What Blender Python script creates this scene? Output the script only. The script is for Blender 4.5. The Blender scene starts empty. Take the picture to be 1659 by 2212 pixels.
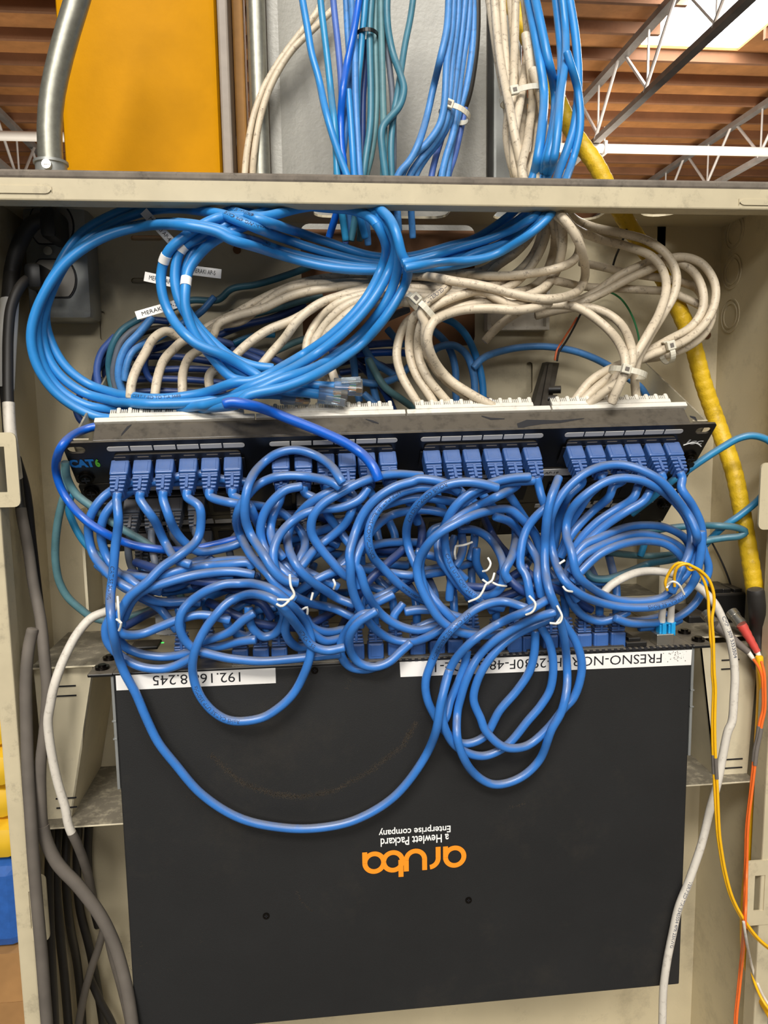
import bpy, bmesh, math, random
import numpy as np
from mathutils import Vector, Matrix
from mathutils.geometry import tessellate_polygon

scene = bpy.context.scene
COL = scene.collection
random.seed(7)
RNG = np.random.RandomState(5)

# ------------------------------------------------------------------ camera
FPX, CX, CY = 1661.0, 829.5, 1106.0
PITCH, YAW, ROLL = math.radians(7.3), math.radians(5.9), math.radians(0.85)
CAM = Vector((0, 0, 1.5))
_sp, _cp, _sy, _cy = math.sin(PITCH), math.cos(PITCH), math.sin(YAW), math.cos(YAW)
FWD = Vector((_sy * _cp, _cy * _cp, -_sp))
_r0 = Vector((_cy, -_sy, 0)); _u0 = _r0.cross(FWD)
RIGHT = _r0 * math.cos(ROLL) - _u0 * math.sin(ROLL)
UP = _r0 * math.sin(ROLL) + _u0 * math.cos(ROLL)
cam_data = bpy.data.cameras.new('camera'); cam = bpy.data.objects.new('camera', cam_data); COL.objects.link(cam)
_B = -FWD
cam.matrix_world = Matrix(((RIGHT.x, UP.x, _B.x, CAM.x), (RIGHT.y, UP.y, _B.y, CAM.y), (RIGHT.z, UP.z, _B.z, CAM.z), (0, 0, 0, 1)))
cam_data.sensor_fit = 'VERTICAL'; cam_data.sensor_height = 36; cam_data.sensor_width = 27
cam_data.lens = FPX / 2212 * 36
cam_data.clip_start = 0.02; cam_data.clip_end = 200
scene.camera = cam

# ------------------------------------------------------------------ light
scene.view_settings.view_transform = 'Standard'
try: scene.view_settings.look = 'None'
except Exception: pass
scene.view_settings.gamma = 1; scene.view_settings.use_curve_mapping = False
scene.view_settings.exposure = 0.0

world = bpy.data.worlds.new('warehouse_air'); scene.world = world; world.use_nodes = True
_bg = world.node_tree.nodes['Background']; _bg.inputs[0].default_value = (1.0, 0.95, 0.88, 1); _bg.inputs[1].default_value = 0.075

def area_lamp(name, loc, target, sx, sy, power, color=(1, 0.96, 0.9)):
    d = bpy.data.lights.new(name, 'AREA'); d.shape = 'RECTANGLE'; d.size = sx; d.size_y = sy; d.energy = power; d.color = color
    o = bpy.data.objects.new(name, d); COL.objects.link(o); o.location = loc
    o.rotation_euler = (Vector(target) - Vector(loc)).to_track_quat('-Z', 'Y').to_euler()
    return o
# the warehouse's own overhead fittings and roof skylights, above and behind the photographer, plus two added uplights for the ceiling ahead
area_lamp('bay_and_fill_light', (-0.95, -3.0, 4.9), (0, 0.6, 1.2), 2.0, 0.9, 225)
area_lamp('bay_and_fill_light', (-2.6, -9.0, 4.9), (0, 0.6, 1.2), 3.0, 1.2, 260)
area_lamp('bay_and_fill_light', (1.5, -9.5, 4.9), (0, 0.6, 1.2), 3.0, 1.2, 150)
area_lamp('bay_and_fill_light', (2.4, -4.0, 4.9), (0, 0.6, 1.2), 2.4, 0.9, 55)
area_lamp('bay_and_fill_light', (0.3, -1.6, 4.9), (0, 0.6, 1.2), 2.0, 0.8, 60)
area_lamp('skylight_daylight', (4.7, 7.0, 5.5), (4.2, 8.0, 0), 1.2, 3.0, 420, (1, 0.98, 0.95))
area_lamp('bay_and_fill_light', (4.0, 10.0, 3.0), (4.0, 12.5, 5.6), 5, 2, 190, (1, 0.93, 0.84))  # added unseen uplight, brightens the ceiling around the trusses
area_lamp('bay_and_fill_light', (-3.0, 9.0, 3.0), (-4.0, 12.0, 5.6), 4, 2, 80, (1, 0.93, 0.84))  # second added uplight, for the ceiling on the left

# ------------------------------------------------------------------ helpers
CROPS = dict(X=(0, 0, 1), A=(100, 850, 3.607), B=(500, 850, 3.607), C=(860, 850, 3.607), D=(1180, 850, 3.463), E=(80, 1200, 3.19),
             F=(500, 1180, 3.19), G=(860, 1180, 3.19), H=(1180, 1200, 3.463), I=(0, 400, 2.9625), J=(500, 420, 2.9625), K=(1000, 420, 2.517),
             L=(560, 0, 3.318), M=(1020, 430, 5.53), N=(200, 640, 3.318), O=(1480, 1150, 8.19), Q=(0, 1350, 4.1475), R=(0, 1750, 4.1475),
             S=(1259, 1350, 4.1475), T=(1259, 1750, 4.1475), V=(0, 400, 4.424), W=(0, 880, 4.252), U=(830, 0, 2.0))

def ray(x, y): return FWD + RIGHT * ((x - CX) / FPX) - UP * ((y - CY) / FPX)
def P(x, y, Y):
    d = ray(x, y); return CAM + d * (Y / d.y)
def PX(x, y, X):
    d = ray(x, y); return CAM + d * (X / d.x)
def PZ(x, y, Z):
    d = ray(x, y); return CAM + d * ((Z - CAM.z) / d.z)
def Pplane(x, y, o, n):
    d = ray(x, y); return CAM + d * ((o - CAM).dot(n) / d.dot(n))
def proj(p):
    v = Vector(p) - CAM; D = v.dot(FWD); return CX + FPX * v.dot(RIGHT) / D, CY - FPX * v.dot(UP) / D

def s2l(c): return tuple((v / 12.92 if v <= 0.04045 else ((v + 0.055) / 1.055) ** 2.4) for v in c)
def hexc(h): h = h.lstrip('#'); return s2l(tuple(int(h[i:i + 2], 16) / 255 for i in (0, 2, 4)))

MATS = {}
def material(name, color, rough=0.5, metal=0.0, var=0.12, scale=60, dust=0.0, dust_col='#8b7f70', spots=0.0, spot_col='#3a3129', spot_scale=90,
             bump=0.0, bump_scale=300, coat=0.0, emit=None, trans=0.0, spec=None, stretch=None, streak=0.0):
    """noise-varied colour, dust that settles on upward faces, worn/dirty spots with their own shape"""
    m = bpy.data.materials.new(name); m.use_nodes = True
    nt = m.node_tree; N = nt.nodes; Lk = nt.links; b = N['Principled BSDF']
    col = hexc(color) if isinstance(color, str) else color
    tc = N.new('ShaderNodeTexCoord'); src = tc.outputs['Object']
    if stretch:
        mp = N.new('ShaderNodeMapping'); mp.inputs['Scale'].default_value = stretch; Lk.new(src, mp.inputs[0]); src = mp.outputs[0]
    def noise(sc, det=3.0, ro=0.6):
        n = N.new('ShaderNodeTexNoise'); n.inputs['Scale'].default_value = sc; n.inputs['Detail'].default_value = det
        n.inputs['Roughness'].default_value = ro; Lk.new(src, n.inputs['Vector']); return n.outputs['Fac']
    def mix(fac, a, c):
        x = N.new('ShaderNodeMix'); x.data_type = 'RGBA'
        Lk.new(fac, x.inputs[0])
        for k, v in ((6, a), (7, c)):
            if isinstance(v, tuple): x.inputs[k].default_value = (*v, 1)
            else: Lk.new(v, x.inputs[k])
        return x.outputs[2]
    def ramp(f, a, c):
        r = N.new('ShaderNodeMapRange'); r.inputs[1].default_value = a; r.inputs[2].default_value = c; r.clamp = True
        Lk.new(f, r.inputs[0]); return r.outputs[0]
    def mul(a, k):
        x = N.new('ShaderNodeMath'); x.operation = 'MULTIPLY'; Lk.new(a, x.inputs[0])
        if isinstance(k, (int, float)): x.inputs[1].default_value = k
        else: Lk.new(k, x.inputs[1])
        return x.outputs[0]
    c = col
    if var > 0:
        lo = tuple(v * (1 - var) for v in col); hi = tuple(min(1, v * (1 + var)) for v in col)
        c = mix(ramp(noise(scale), 0.3, 0.7), lo, hi)
    if spots > 0:
        c = mix(mul(ramp(noise(spot_scale, 6, 0.75), 0.54, 0.72), spots), c, hexc(spot_col))
    if dust > 0:
        g = N.new('ShaderNodeNewGeometry'); sx = N.new('ShaderNodeSeparateXYZ'); Lk.new(g.outputs['Normal'], sx.inputs[0])
        f = mul(mul(ramp(sx.outputs[2], 0.25, 0.95), ramp(noise(110, 5, .7), 0.06, 0.52)), dust)
        c = mix(f, c, hexc(dust_col))
    if isinstance(c, tuple): b.inputs['Base Color'].default_value = (*c, 1)
    else: Lk.new(c, b.inputs['Base Color'])
    b.inputs['Roughness'].default_value = rough; b.inputs['Metallic'].default_value = metal
    if spec is not None: b.inputs['Specular IOR Level'].default_value = spec
    if coat: b.inputs['Coat Weight'].default_value = coat
    if trans:
        b.inputs['Transmission Weight'].default_value = trans; b.inputs['IOR'].default_value = 1.45
    if bump > 0:
        bp = N.new('ShaderNodeBump'); bp.inputs['Strength'].default_value = bump; bp.inputs['Distance'].default_value = 0.002
        Lk.new(noise(bump_scale, 4), bp.inputs['Height']); Lk.new(bp.outputs[0], b.inputs['Normal'])
    if emit:
        b.inputs['Emission Color'].default_value = (*emit[0], 1); b.inputs['Emission Strength'].default_value = emit[1]
    MATS[name] = m; return m

material('beige_paint', '#c9bd9f', 0.55, var=0.10, scale=9, spots=0.35, spot_col='#6a6152', spot_scale=14, bump=.08, bump_scale=500)
material('frame_paint', '#bfb395', 0.55, var=0.06, scale=40, spots=0.5, spot_col='#7b7160', spot_scale=60)
material('dirty_edge', '#6f665b', 0.8, var=0.25, scale=70, spots=0.8, spot_col='#3f3931', spot_scale=90)
material('bracket_paint', '#d3c8ab', 0.5, var=0.1, scale=15, dust=0.85, dust_col='#5a544b', spots=0.25, spot_col='#8b8070', spot_scale=30)
material('plywood', '#6a4524', 0.7, var=0.2, scale=25, stretch=(1, 1, 0.15))
material('yellow_paint', '#bd8302', 0.5, spec=.06, var=0.06, scale=30, spots=0.18, spot_col='#b57a10', spot_scale=20, bump=.05)
material('grey_paint', '#a09e96', 0.45, var=0.06, scale=20, spots=0.25, spot_col='#7d7d7a', spot_scale=30, bump=.25, bump_scale=260)
material('tan_paint', '#c58f4a', 0.6, var=.1); material('taupe_paint', '#8d8276', 0.5, var=.08)
material('zinc', '#9d9c90', 0.38, metal=0.75, var=0.12, scale=200, spots=0.35, spot_col='#8d897c', spot_scale=260)
material('galv', '#9d9f9c', 0.42, metal=0.6, var=0.18, scale=25, spots=.3, spot_col='#6c6c68', spot_scale=40)
material('chrome', '#c9c4b8', 0.25, metal=0.9, var=0.05)
material('black_metal', '#121212', 0.33, var=0.2, scale=50, dust=0.85, dust_col='#6f675b', spots=0.2, spot_col='#2c2a27', spot_scale=30)
material('black_cover', '#1b1b1b', 0.55, var=0.15, scale=12, spots=0.30, spot_col='#3a342b', spot_scale=7, bump=.12, bump_scale=1400)
material('black_plastic', '#171615', 0.42, var=0.2, dust=0.5, dust_col='#5c554b')
material('dark_face', '#151414', 0.5, var=.2, dust=0.75, dust_col='#4d463e')
material('dust_streak', '#3d352b', 0.9, var=.3, scale=40)
material('label_grey', '#d6d4cf', 0.5, var=0.04); material('label_white', '#efece6', 0.5, var=0.02)
material('ink', '#15151a', 0.6, var=0.0); material('ink_soft', '#2d3a55', 0.7, var=0.0)
material('white_print', '#f2f2ee', 0.5, var=0); material('orange_print', '#f7931e', 0.5, var=0)
material('blue_print', '#1f7fd0', 0.4, var=0); material('green_print', '#69c52d', 0.4, var=0)
material('idc_white', '#d7d2c6', 0.5, var=0.08, spots=.4, spot_col='#8a8478', spot_scale=150)
material('patch_blue', '#3574c0', 0.30, var=0.10, scale=50, dust=0.80, dust_col='#7b7976', spots=.12, spot_col='#1d4796', spot_scale=120)
material('patch_plug', '#3a62a2', 0.38, var=0.08, scale=80, dust=0.5, dust_col='#757782')
material('royal_blue', '#0f5fca', 0.30, var=0.08, dust=0.55, dust_col='#75706c', spots=.15, spot_col='#123f93', spot_scale=100)
material('sky_blue', '#2b84cb', 0.36, var=0.07, dust=0.30, dust_col='#7890a6', spots=.15, spot_col='#1a5fa4', spot_scale=160)
material('worn_blue', '#4785c6', 0.45, var=0.15, dust=0.5, dust_col='#76736e', spots=.55, spot_col='#274a72', spot_scale=170)
material('violet_blue', '#4a6bb5', 0.45, var=0.12, dust=0.5, dust_col='#76736e', spots=.3, spot_col='#2d3f70', spot_scale=150)
material('teal', '#3c7488', 0.42, var=0.12, dust=0.55, dust_col='#77736a', spots=.35, spot_col='#1d4a58', spot_scale=150)
material('cyan_jacket', '#2b86b6', 0.36, var=0.1, dust=0.75, dust_col='#77736a')
material('grey_teal', '#567f86', 0.5, var=0.15, dust=0.65, dust_col='#6d675e', spots=.4, spot_col='#34474a', spot_scale=150)
material('navy', '#1d3c78', 0.45, var=0.15, dust=0.45, dust_col='#5d5a58')
material('slate', '#5c6470', 0.55, var=0.15, dust=0.8, dust_col='#75695c')
material('cream', '#cfc1a9', 0.48, var=0.10, dust=0.35, dust_col='#86786a', spots=.95, spot_col='#5d4d3f', spot_scale=230)
material('off_white', '#d3ccbf', 0.5, var=0.07, dust=0.25, dust_col='#8f8577', spots=.6, spot_col='#8b7f70', spot_scale=200)
material('power_black', '#262320', 0.55, var=0.15, dust=0.6, dust_col='#544d45')
material('dusty_rubber', '#5f5850', 0.75, var=0.18, scale=30, dust=0.4, dust_col='#7d7264')
material('loom_yellow', '#d5af1d', 0.5, var=0.12, scale=20, spots=.75, spot_col='#6d5716', spot_scale=60, bump=.5, bump_scale=120)
material('fiber_yellow', '#f2b716', 0.4, var=0.05); material('fiber_orange', '#ee6f2c', 0.4, var=0.08)
material('fiber_boot_red', '#c9453b', 0.5, var=.1, dust=.5); material('lc_blue', '#1f9ad8', 0.35, var=.05)
material('boot_white', '#e9e2d6', 0.45, var=.05); material('grey_rubber', '#6b645d', 0.6, var=.1)
material('tie_white', '#e9e6da', 0.4, var=.03); material('tie_natural', '#d6d0bd', 0.35, var=.05); material('tie_black', '#161616', .35, var=.1)
material('clear_plastic', '#dfe9ef', 0.06, var=0, trans=0.88); material('gold', '#c8943c', .25, metal=.9, var=0)
material('screw_black', '#2b2723', 0.25, metal=.9, var=.1); material('led_green', '#3bd14a', .3, emit=((.1, 1, .15), 1.2), var=0)
material('wire_orange', '#d9693a', .4, var=0); material('wire_green', '#3f9b63', .4, var=0); material('outlet_ivory', '#8b8479', .4, var=.06, dust=.5)
material('deck_wood', '#a8723e', 0.75, var=0.22, scale=3.0, spots=.4, spot_col='#8a4c1c', spot_scale=5)
material('purlin_wood', '#845b3d', 0.75, var=0.22, scale=2.0, spots=.35, spot_col='#5d3016', spot_scale=4)
material('truss_steel', '#8f8880', 0.5, metal=.2, var=.2, scale=4); material('truss_lit', '#c9c2ba', 0.45, metal=.1, var=.1, scale=4)  # paler copy of the steel: skylight on the struts put into its colour
material('pipe_paint', '#d6cfc4', .4, var=.05, scale=2); material('concrete', '#6a6763', .8, var=.15, scale=2)
material('sky_glow', '#ffffff', 1, var=0, emit=((1, 1, 1), 9)); material('pallet_wood', '#b98a55', .8, var=.2, scale=8)
material('sack_yellow', '#efc12a', .5, var=.1, scale=6); material('crate_blue', '#2f66b8', .5, var=.1)

def setp(o, label=None, cat=None, group=None, kind=None):
    if label: o['label'] = label
    if cat: o['category'] = cat
    if group: o['group'] = group
    if kind: o['kind'] = kind
    return o
def thing(name, label, cat, loc=(0, 0, 0), group=None, kind=None):
    o = bpy.data.objects.new(name, None); COL.objects.link(o); o.location = loc; o.empty_display_size = .02
    return setp(o, label, cat, group, kind)

class MB:
    """collects shapes into one mesh (world coordinates; build() subtracts the parent's origin)"""
    def __init__(s): s.v = []; s.f = []; s.m = []; s.mi = 0
    def add(s, vs, fs):
        k = len(s.v); s.v += [tuple(v) for v in vs]; s.f += [tuple(i + k for i in f) for f in fs]; s.m += [s.mi] * len(fs)
    def box(s, a, b, bev=0.0, fr=None):
        a = Vector(a); b = Vector(b)
        lo = Vector((min(a.x, b.x), min(a.y, b.y), min(a.z, b.z))); hi = Vector((max(a.x, b.x), max(a.y, b.y), max(a.z, b.z)))
        bm = bmesh.new(); bmesh.ops.create_cube(bm, size=1)
        for v in bm.verts:
            v.co = Vector((lo[i] + (v.co[i] + .5) * (hi[i] - lo[i]) for i in range(3)))
        if bev > 0:
            bmesh.ops.bevel(bm, geom=bm.edges[:], offset=min(bev, .45 * min((hi - lo)[:])), segments=2, affect='EDGES', profile=.5)
        s.bm(bm, fr)
    def bm(s, bm, fr=None):
        bm.verts.index_update()
        s.add([(fr @ v.co if fr else v.co.copy()) for v in bm.verts], [[v.index for v in f.verts] for f in bm.faces]); bm.free()
    def prism(s, poly, depth, fr, holes=()):
        """2D outline (with holes) in frame fr's xy, from z=0 to z=depth"""
        loops = [[Vector((p[0], p[1], 0)) for p in poly]] + [[Vector((p[0], p[1], 0)) for p in h] for h in holes]
        tris = tessellate_polygon(loops); flat = [p for l in loops for p in l]; n = len(flat)
        vs = [fr @ p for p in flat] + [fr @ (p + Vector((0, 0, depth))) for p in flat]
        fs = [tuple(t) for t in tris] + [tuple(i + n for i in reversed(t)) for t in tris]
        k = 0
        for l in loops:
            m = len(l)
            for i in range(m): fs.append((k + i, k + (i + 1) % m, n + k + (i + 1) % m, n + k + i))
            k += m
        s.add(vs, fs)
    def hexa(s, q0, q1):
        """solid between two quads"""
        s.add(list(q0) + list(q1), [(0, 1, 2, 3), (7, 6, 5, 4), (0, 4, 5, 1), (1, 5, 6, 2), (2, 6, 7, 3), (3, 7, 4, 0)])
    def slab(s, q, t):
        """quad of world points given a thickness vector"""
        s.hexa(q, [Vector(p) + Vector(t) for p in q])
    def cyl(s, p0, p1, r0, r1=None, n=16, cap=True):
        r1 = r0 if r1 is None else r1; s.tube([p0, p1], [r0, r1], n, cap)
    def tube(s, pts, r, n=10, cap=True, squash=None):
        pts = [Vector(p) for p in pts]; k = len(s.v); m = len(pts)
        rs = r if isinstance(r, (list, tuple)) else [r] * m
        t = [(pts[min(i + 1, m - 1)] - pts[max(i - 1, 0)]).normalized() for i in range(m)]
        ref = Vector((0, 0, 1)) if abs(t[0].z) < .9 else Vector((1, 0, 0))
        nrm = (ref - t[0] * ref.dot(t[0])).normalized(); vs = []; fs = []
        for i in range(m):
            nrm = (nrm - t[i] * nrm.dot(t[i])); nrm = nrm.normalized() if nrm.length > 1e-9 else t[i].orthogonal().normalized()
            bi = t[i].cross(nrm)
            for j in range(n):
                a = 2 * math.pi * j / n; vs.append(pts[i] + (nrm * math.cos(a) + bi * math.sin(a)) * rs[i])
        for i in range(m - 1):
            for j in range(n):
                a = i * n + j; b = i * n + (j + 1) % n; fs.append((a, b, b + n, a + n))
        if cap: fs.append(tuple(reversed(range(n)))); fs.append(tuple(range((m - 1) * n, m * n)))
        s.add(vs, fs)
    def build(s, name, mats, parent=None, smooth=False, label=None):
        me = bpy.data.meshes.new(name)
        off = Vector((0, 0, 0)); q = parent
        while q is not None: off += q.location; q = q.parent
        vs = [tuple(Vector(v) - off) for v in s.v]
        if parent is None and vs:
            c = [min(v[i] for v in vs) for i in range(3)]; d = [max(v[i] for v in vs) for i in range(3)]
            off = Vector(((c[0] + d[0]) / 2, (c[1] + d[1]) / 2, c[2])); vs = [tuple(Vector(v) - off) for v in vs]
        else: off = None
        me.from_pydata(vs, [], s.f)
        for m in (mats if isinstance(mats, (list, tuple)) else [mats]): me.materials.append(MATS[m])
        me.polygons.foreach_set('material_index', s.m)
        bm = bmesh.new(); bm.from_mesh(me); bmesh.ops.recalc_face_normals(bm, faces=bm.faces); bm.to_mesh(me); bm.free()
        if smooth:
            me.polygons.foreach_set('use_smooth', [True] * len(me.polygons))
            try: me.set_sharp_from_angle(angle=math.radians(42))
            except Exception: pass
        o = bpy.data.objects.new(name, me); COL.objects.link(o)
        if parent is not None: o.parent = parent
        elif off is not None: o.location = off
        if label: o['label'] = label
        return o

def frame(o, ex, ey, ez):
    return Matrix(((ex[0], ey[0], ez[0], o[0]), (ex[1], ey[1], ez[1], o[1]), (ex[2], ey[2], ez[2], o[2]), (0, 0, 0, 1)))
def rrect(x0, y0, x1, y1, r, n=4):
    out = []
    for cx, cy, a in ((x1 - r, y1 - r, 0), (x0 + r, y1 - r, 90), (x0 + r, y0 + r, 180), (x1 - r, y0 + r, 270)):
        for k in range(n + 1):
            t = math.radians(a + 90 * k / n); out.append((cx + r * math.cos(t), cy + r * math.sin(t)))
    return out
def ellipse(cx, cy, rx, ry, n=20): return [(cx + rx * math.cos(2 * math.pi * k / n), cy + ry * math.sin(2 * math.pi * k / n)) for k in range(n)]

_TXT = {}
def text_geo(s, size, bold=0.0):
    """glyph outlines of a line of lettering as flat triangles, left-aligned on the baseline"""
    key = (s, bold)
    if key not in _TXT:
        cu = bpy.data.curves.new('t', 'FONT'); cu.body = s; cu.size = 1; cu.offset = bold; cu.resolution_u = 3
        ob = bpy.data.objects.new('t', cu); COL.objects.link(ob)
        dg = bpy.context.evaluated_depsgraph_get(); me = bpy.data.meshes.new_from_object(ob.evaluated_get(dg))
        _TXT[key] = ([tuple(v.co[:2]) for v in me.vertices], [tuple(p.vertices) for p in me.polygons])
        bpy.data.objects.remove(ob); bpy.data.curves.remove(cu); bpy.data.meshes.remove(me)
    v, f = _TXT[key]; return [(x * size, y * size) for x, y in v], f
def lettering(mb, s, width, height, fr, bold=0.0, shear=0.0):
    """letters filling a width x height box in frame fr (origin = lower left of the box), lifted 0.1 mm"""
    v, f = text_geo(s, 1, bold)
    x0 = min(p[0] for p in v); x1 = max(p[0] for p in v); y0 = min(p[1] for p in v); y1 = max(p[1] for p in v)
    mb.add([fr @ Vector(((p[0] - x0) / (x1 - x0) * width + shear * (p[1] - y0) / (y1 - y0) * height, (p[1] - y0) / (y1 - y0) * height, .00012)) for p in v], f)

def copy_tree(o, parent=None):
    c = o.copy(); COL.objects.link(c); c.parent = parent
    if parent is not None: c.matrix_parent_inverse = o.matrix_parent_inverse
    for ch in list(o.children): copy_tree(ch, c)
    return c

# ================================================================== SETTING
YB, YF = 0.705, 0.578            # cabinet back and front planes
mb = MB(); mb.box((-14, -3, -.05), (16, 26, 0)); setp(mb.build('floor', 'concrete'), 'grey concrete warehouse floor', 'floor', kind='structure')
ceil = setp(thing('ceiling', 'orange brown wooden warehouse ceiling on closely spaced purlins', 'ceiling', (1, 14, 5.7)), kind='structure')
# deck with the skylight opening left free
SKX0, SKX1, SKY0, SKY1 = 4.02, 5.245, 5.2, 9.23
mb = MB()
for a, b in (((-14, 3, 5.7), (SKX0, 26, 5.74)), ((SKX1, 3, 5.7), (16, 26, 5.74)), ((SKX0, SKY1, 5.7), (SKX1, 26, 5.74)), ((SKX0, 3, 5.7), (SKX1, SKY0, 5.74))):
    mb.box(a, b)
mb.build('deck', 'deck_wood', ceil)
y = 5.0
while y < 22:
    mb = MB()
    if SKY0 < y < SKY1: mb.box((-14, y, 5.58), (SKX0, y + .05, 5.7)); mb.box((SKX1, y, 5.58), (16, y + .05, 5.7))
    else: mb.box((-14, y, 5.58), (16, y + .05, 5.7))
    mb.build('purlin', 'purlin_wood', ceil); y += .61
mb = MB(); mb.box((SKX0, SKY0, 5.73), (SKX1, SKY1, 5.75)); setp(mb.build('window_1', 'sky_glow'), 'bright white skylight panel in the wooden ceiling', 'skylight', kind='structure')

def truss(X, label, Y0, Y1, first, step, zt=5.56, zb=4.88):
    t = thing('roof_truss', label, 'truss', (X, (Y0 + Y1) / 2, zb), 'open web steel roof trusses')
    m = MB(); m.box((X - .05, Y0, zt - .05), (X + .05, Y1, zt + .02)); m.build('top_chord', 'truss_steel', t)
    m = MB(); m.box((X - .045, Y0, zb - .04), (X + .045, Y1, zb + .02)); m.build('bottom_chord', 'truss_steel', t)
    yy = first
    while yy < Y1:
        for dx, dy in ((-.03, -step / 2), (.03, step / 2), (0, 0)):
            if Y0 < yy + dy < Y1:
                m = MB(); m.cyl((X + dx, yy, zb), (X + dx, yy + dy, zt), .02 if dy else .014, n=8)
                m.build('web_strut', 'truss_lit', t)
        yy += step
truss(3.78, 'steel roof truss passing under the bright skylight', 5.5, 15, 7.02, 1.4)
truss(6.3, 'steel roof truss beyond the pale overhead pipe', 6.5, 18, 7.6, 1.4)
truss(-3.9, 'dark steel roof truss high up left of the yellow upright', 7, 18, 7.7, 1.4)
mb = MB(); mb.cyl((-9, 9.9, 4.79), (10, 9.9, 4.79), .055, n=14)
pipe = setp(mb.build('overhead_pipe', 'pipe_paint', smooth=True), 'pale round pipe running level below the roof trusses', 'pipe')
for X in (3.9, -3.72):
    mb = MB(); mb.box((X - .02, 9.83, 4.71), (X + .02, 9.97, 4.87), .01); mb.cyl((X, 9.9, 4.85), (X, 9.9, 5.05), .012, n=8); mb.build('pipe_hanger', 'truss_lit', pipe)

# goods on the warehouse floor seen past the cabinet's left edge
def pallet(name, label, x, y, z):
    t = thing(name, label, 'pallet', (x, y, z), 'wooden pallets on the floor')
    for k in range(5):
        m = MB(); m.box((x - .5, y - .5 + k * .23, z + .10), (x + .5, y - .5 + k * .23 + .1, z + .125)); m.build('deck_board', 'pallet_wood', t)
    for k in range(3):
        m = MB(); m.box((x - .5 + k * .45, y - .5, z), (x - .4 + k * .45, y + .5, z + .1)); m.build('stringer', 'pallet_wood', t)
gx = P(46, 2000, 1.75).x; gz = lambda y: P(20, y, 1.75).z
pallet('pallet', 'lower wooden pallet of the pair under the blue crate beside the cabinet', gx - .5, 2.25, 0.0)
pallet('pallet', 'upper wooden pallet of the pair under the blue crate beside the cabinet', gx - .5, 2.25, 0.126)
mb = MB(); mb.box((gx - .95, 1.76, .252), (gx + .0, 2.7, gz(1872)), .03)
setp(mb.build('storage_crate', 'crate_blue'), 'blue storage crate on two pallets seen past the cabinet edge', 'crate')
zz = gz(1872) + .002
for k in range(4):
    mb = MB(); mb.box((gx - .95, 1.76 + .02 * (k % 2), zz), (gx + .01 - .012 * (k % 2), 2.66, zz + .088), .035)
    setp(mb.build('yellow_sack', 'sack_yellow', smooth=True), ('lowest', 'second lowest', 'second highest', 'topmost')[k] + ' yellow sack in the stack on the blue crate', 'sack', 'stacked yellow sacks'); zz += .089

# ------------------------------------------------------------------ uprights behind the cabinet's top
mb = MB(); mb.box((-.2055, .745, .6), (-.0665, .80, 2.6), .007)
up = thing('yellow_upright', 'yellow painted steel upright behind the bent conduit', 'upright', (-.136, .77, .6))
mb.build('face', 'yellow_paint', up, True)
mb = MB(); mb.box((-.0660, .748, .6), (-.0565, .80, 2.6), .002); mb.build('side_flange', 'taupe_paint', up)
mb = MB(); mb.box((-.0560, .79, .6), (-.0455, .83, 2.6), .002); mb.build('rear_flange', 'tan_paint', up)
post = thing('steel_post', 'light grey painted steel post behind the hanging cables', 'post', (.08, .78, .6))
mb = MB(); mb.prism([(-.027, 0), (-.022, -.008), (-.012, -.010), (-.002, -.004), (.03, -.001), (.13, -.001), (.155, -.005), (.165, -.012), (.178, -.012), (.182, 0), (.182, .07), (-.027, .07)][::-1], 2.0,
    frame((0, .755, .6), (1, 0, 0), (0, 1, 0), (0, 0, 1))); mb.build('face', 'grey_paint', post, True)
mb = MB(); mb.box((.187, .752, .6), (.215, .80, 2.6), .003); mb.build('side_flange', 'galv', post)
for k, (x0, y0, yw, lab) in enumerate(((540, 0, .735, 'straight galvanized conduit between the yellow upright and the grey post'),)):
    a = P(x0 + 12, 0, yw); mb = MB(); mb.cyl((-.031, yw, .75), (-.031, yw, 2.3), .0083, n=20)
    setp(mb.build('conduit', 'zinc', smooth=True), lab, 'conduit')
# bent conduit dropping into the cabinet's top
pts = [(116, 372), (113, 320), (112, 280), (114, 240), (119, 200), (127, 160), (138, 115), (152, 65), (172, 0), (195, -80), (225, -180)]
con = thing('conduit', 'bent galvanized conduit dropping into the cabinet top in front of the yellow upright', 'conduit', P(116, 372, .640))
mb = MB(); mb.tube([P(x - 5, y_, .640) for x, y_ in pts], .0091, 24); mb.build('pipe', 'zinc', con, True)
a = P(111, 366, .640); mb = MB(); mb.cyl(a + Vector((0, 0, -.006)), a + Vector((0, 0, .0035)), .0115, n=24); mb.cyl(a + Vector((0, 0, .0035)), a + Vector((0, 0, .0055)), .0127, n=24)
mb.build('connector', 'galv', con, True)
b_ = a + Vector((.001, -.0117, -.0005)); mb = MB(); mb.cyl(b_, b_ + Vector((0, -.004, 0)), .0034, n=14); mb.box(b_ + Vector((-.0025, -.0046, -.0004)), b_ + Vector((.0025, -.004, .0004)))
mb.build('set_screw', 'chrome', con, True)

# ------------------------------------------------------------------ cabinet
XL, XR, ZT, ZB = -.2317, .394, 1.669, .80
cab = thing('equipment_cabinet', 'open beige steel cabinet housing the panels, switch and cables', 'cabinet', ((XL + XR) / 2, .64, ZB))
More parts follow.
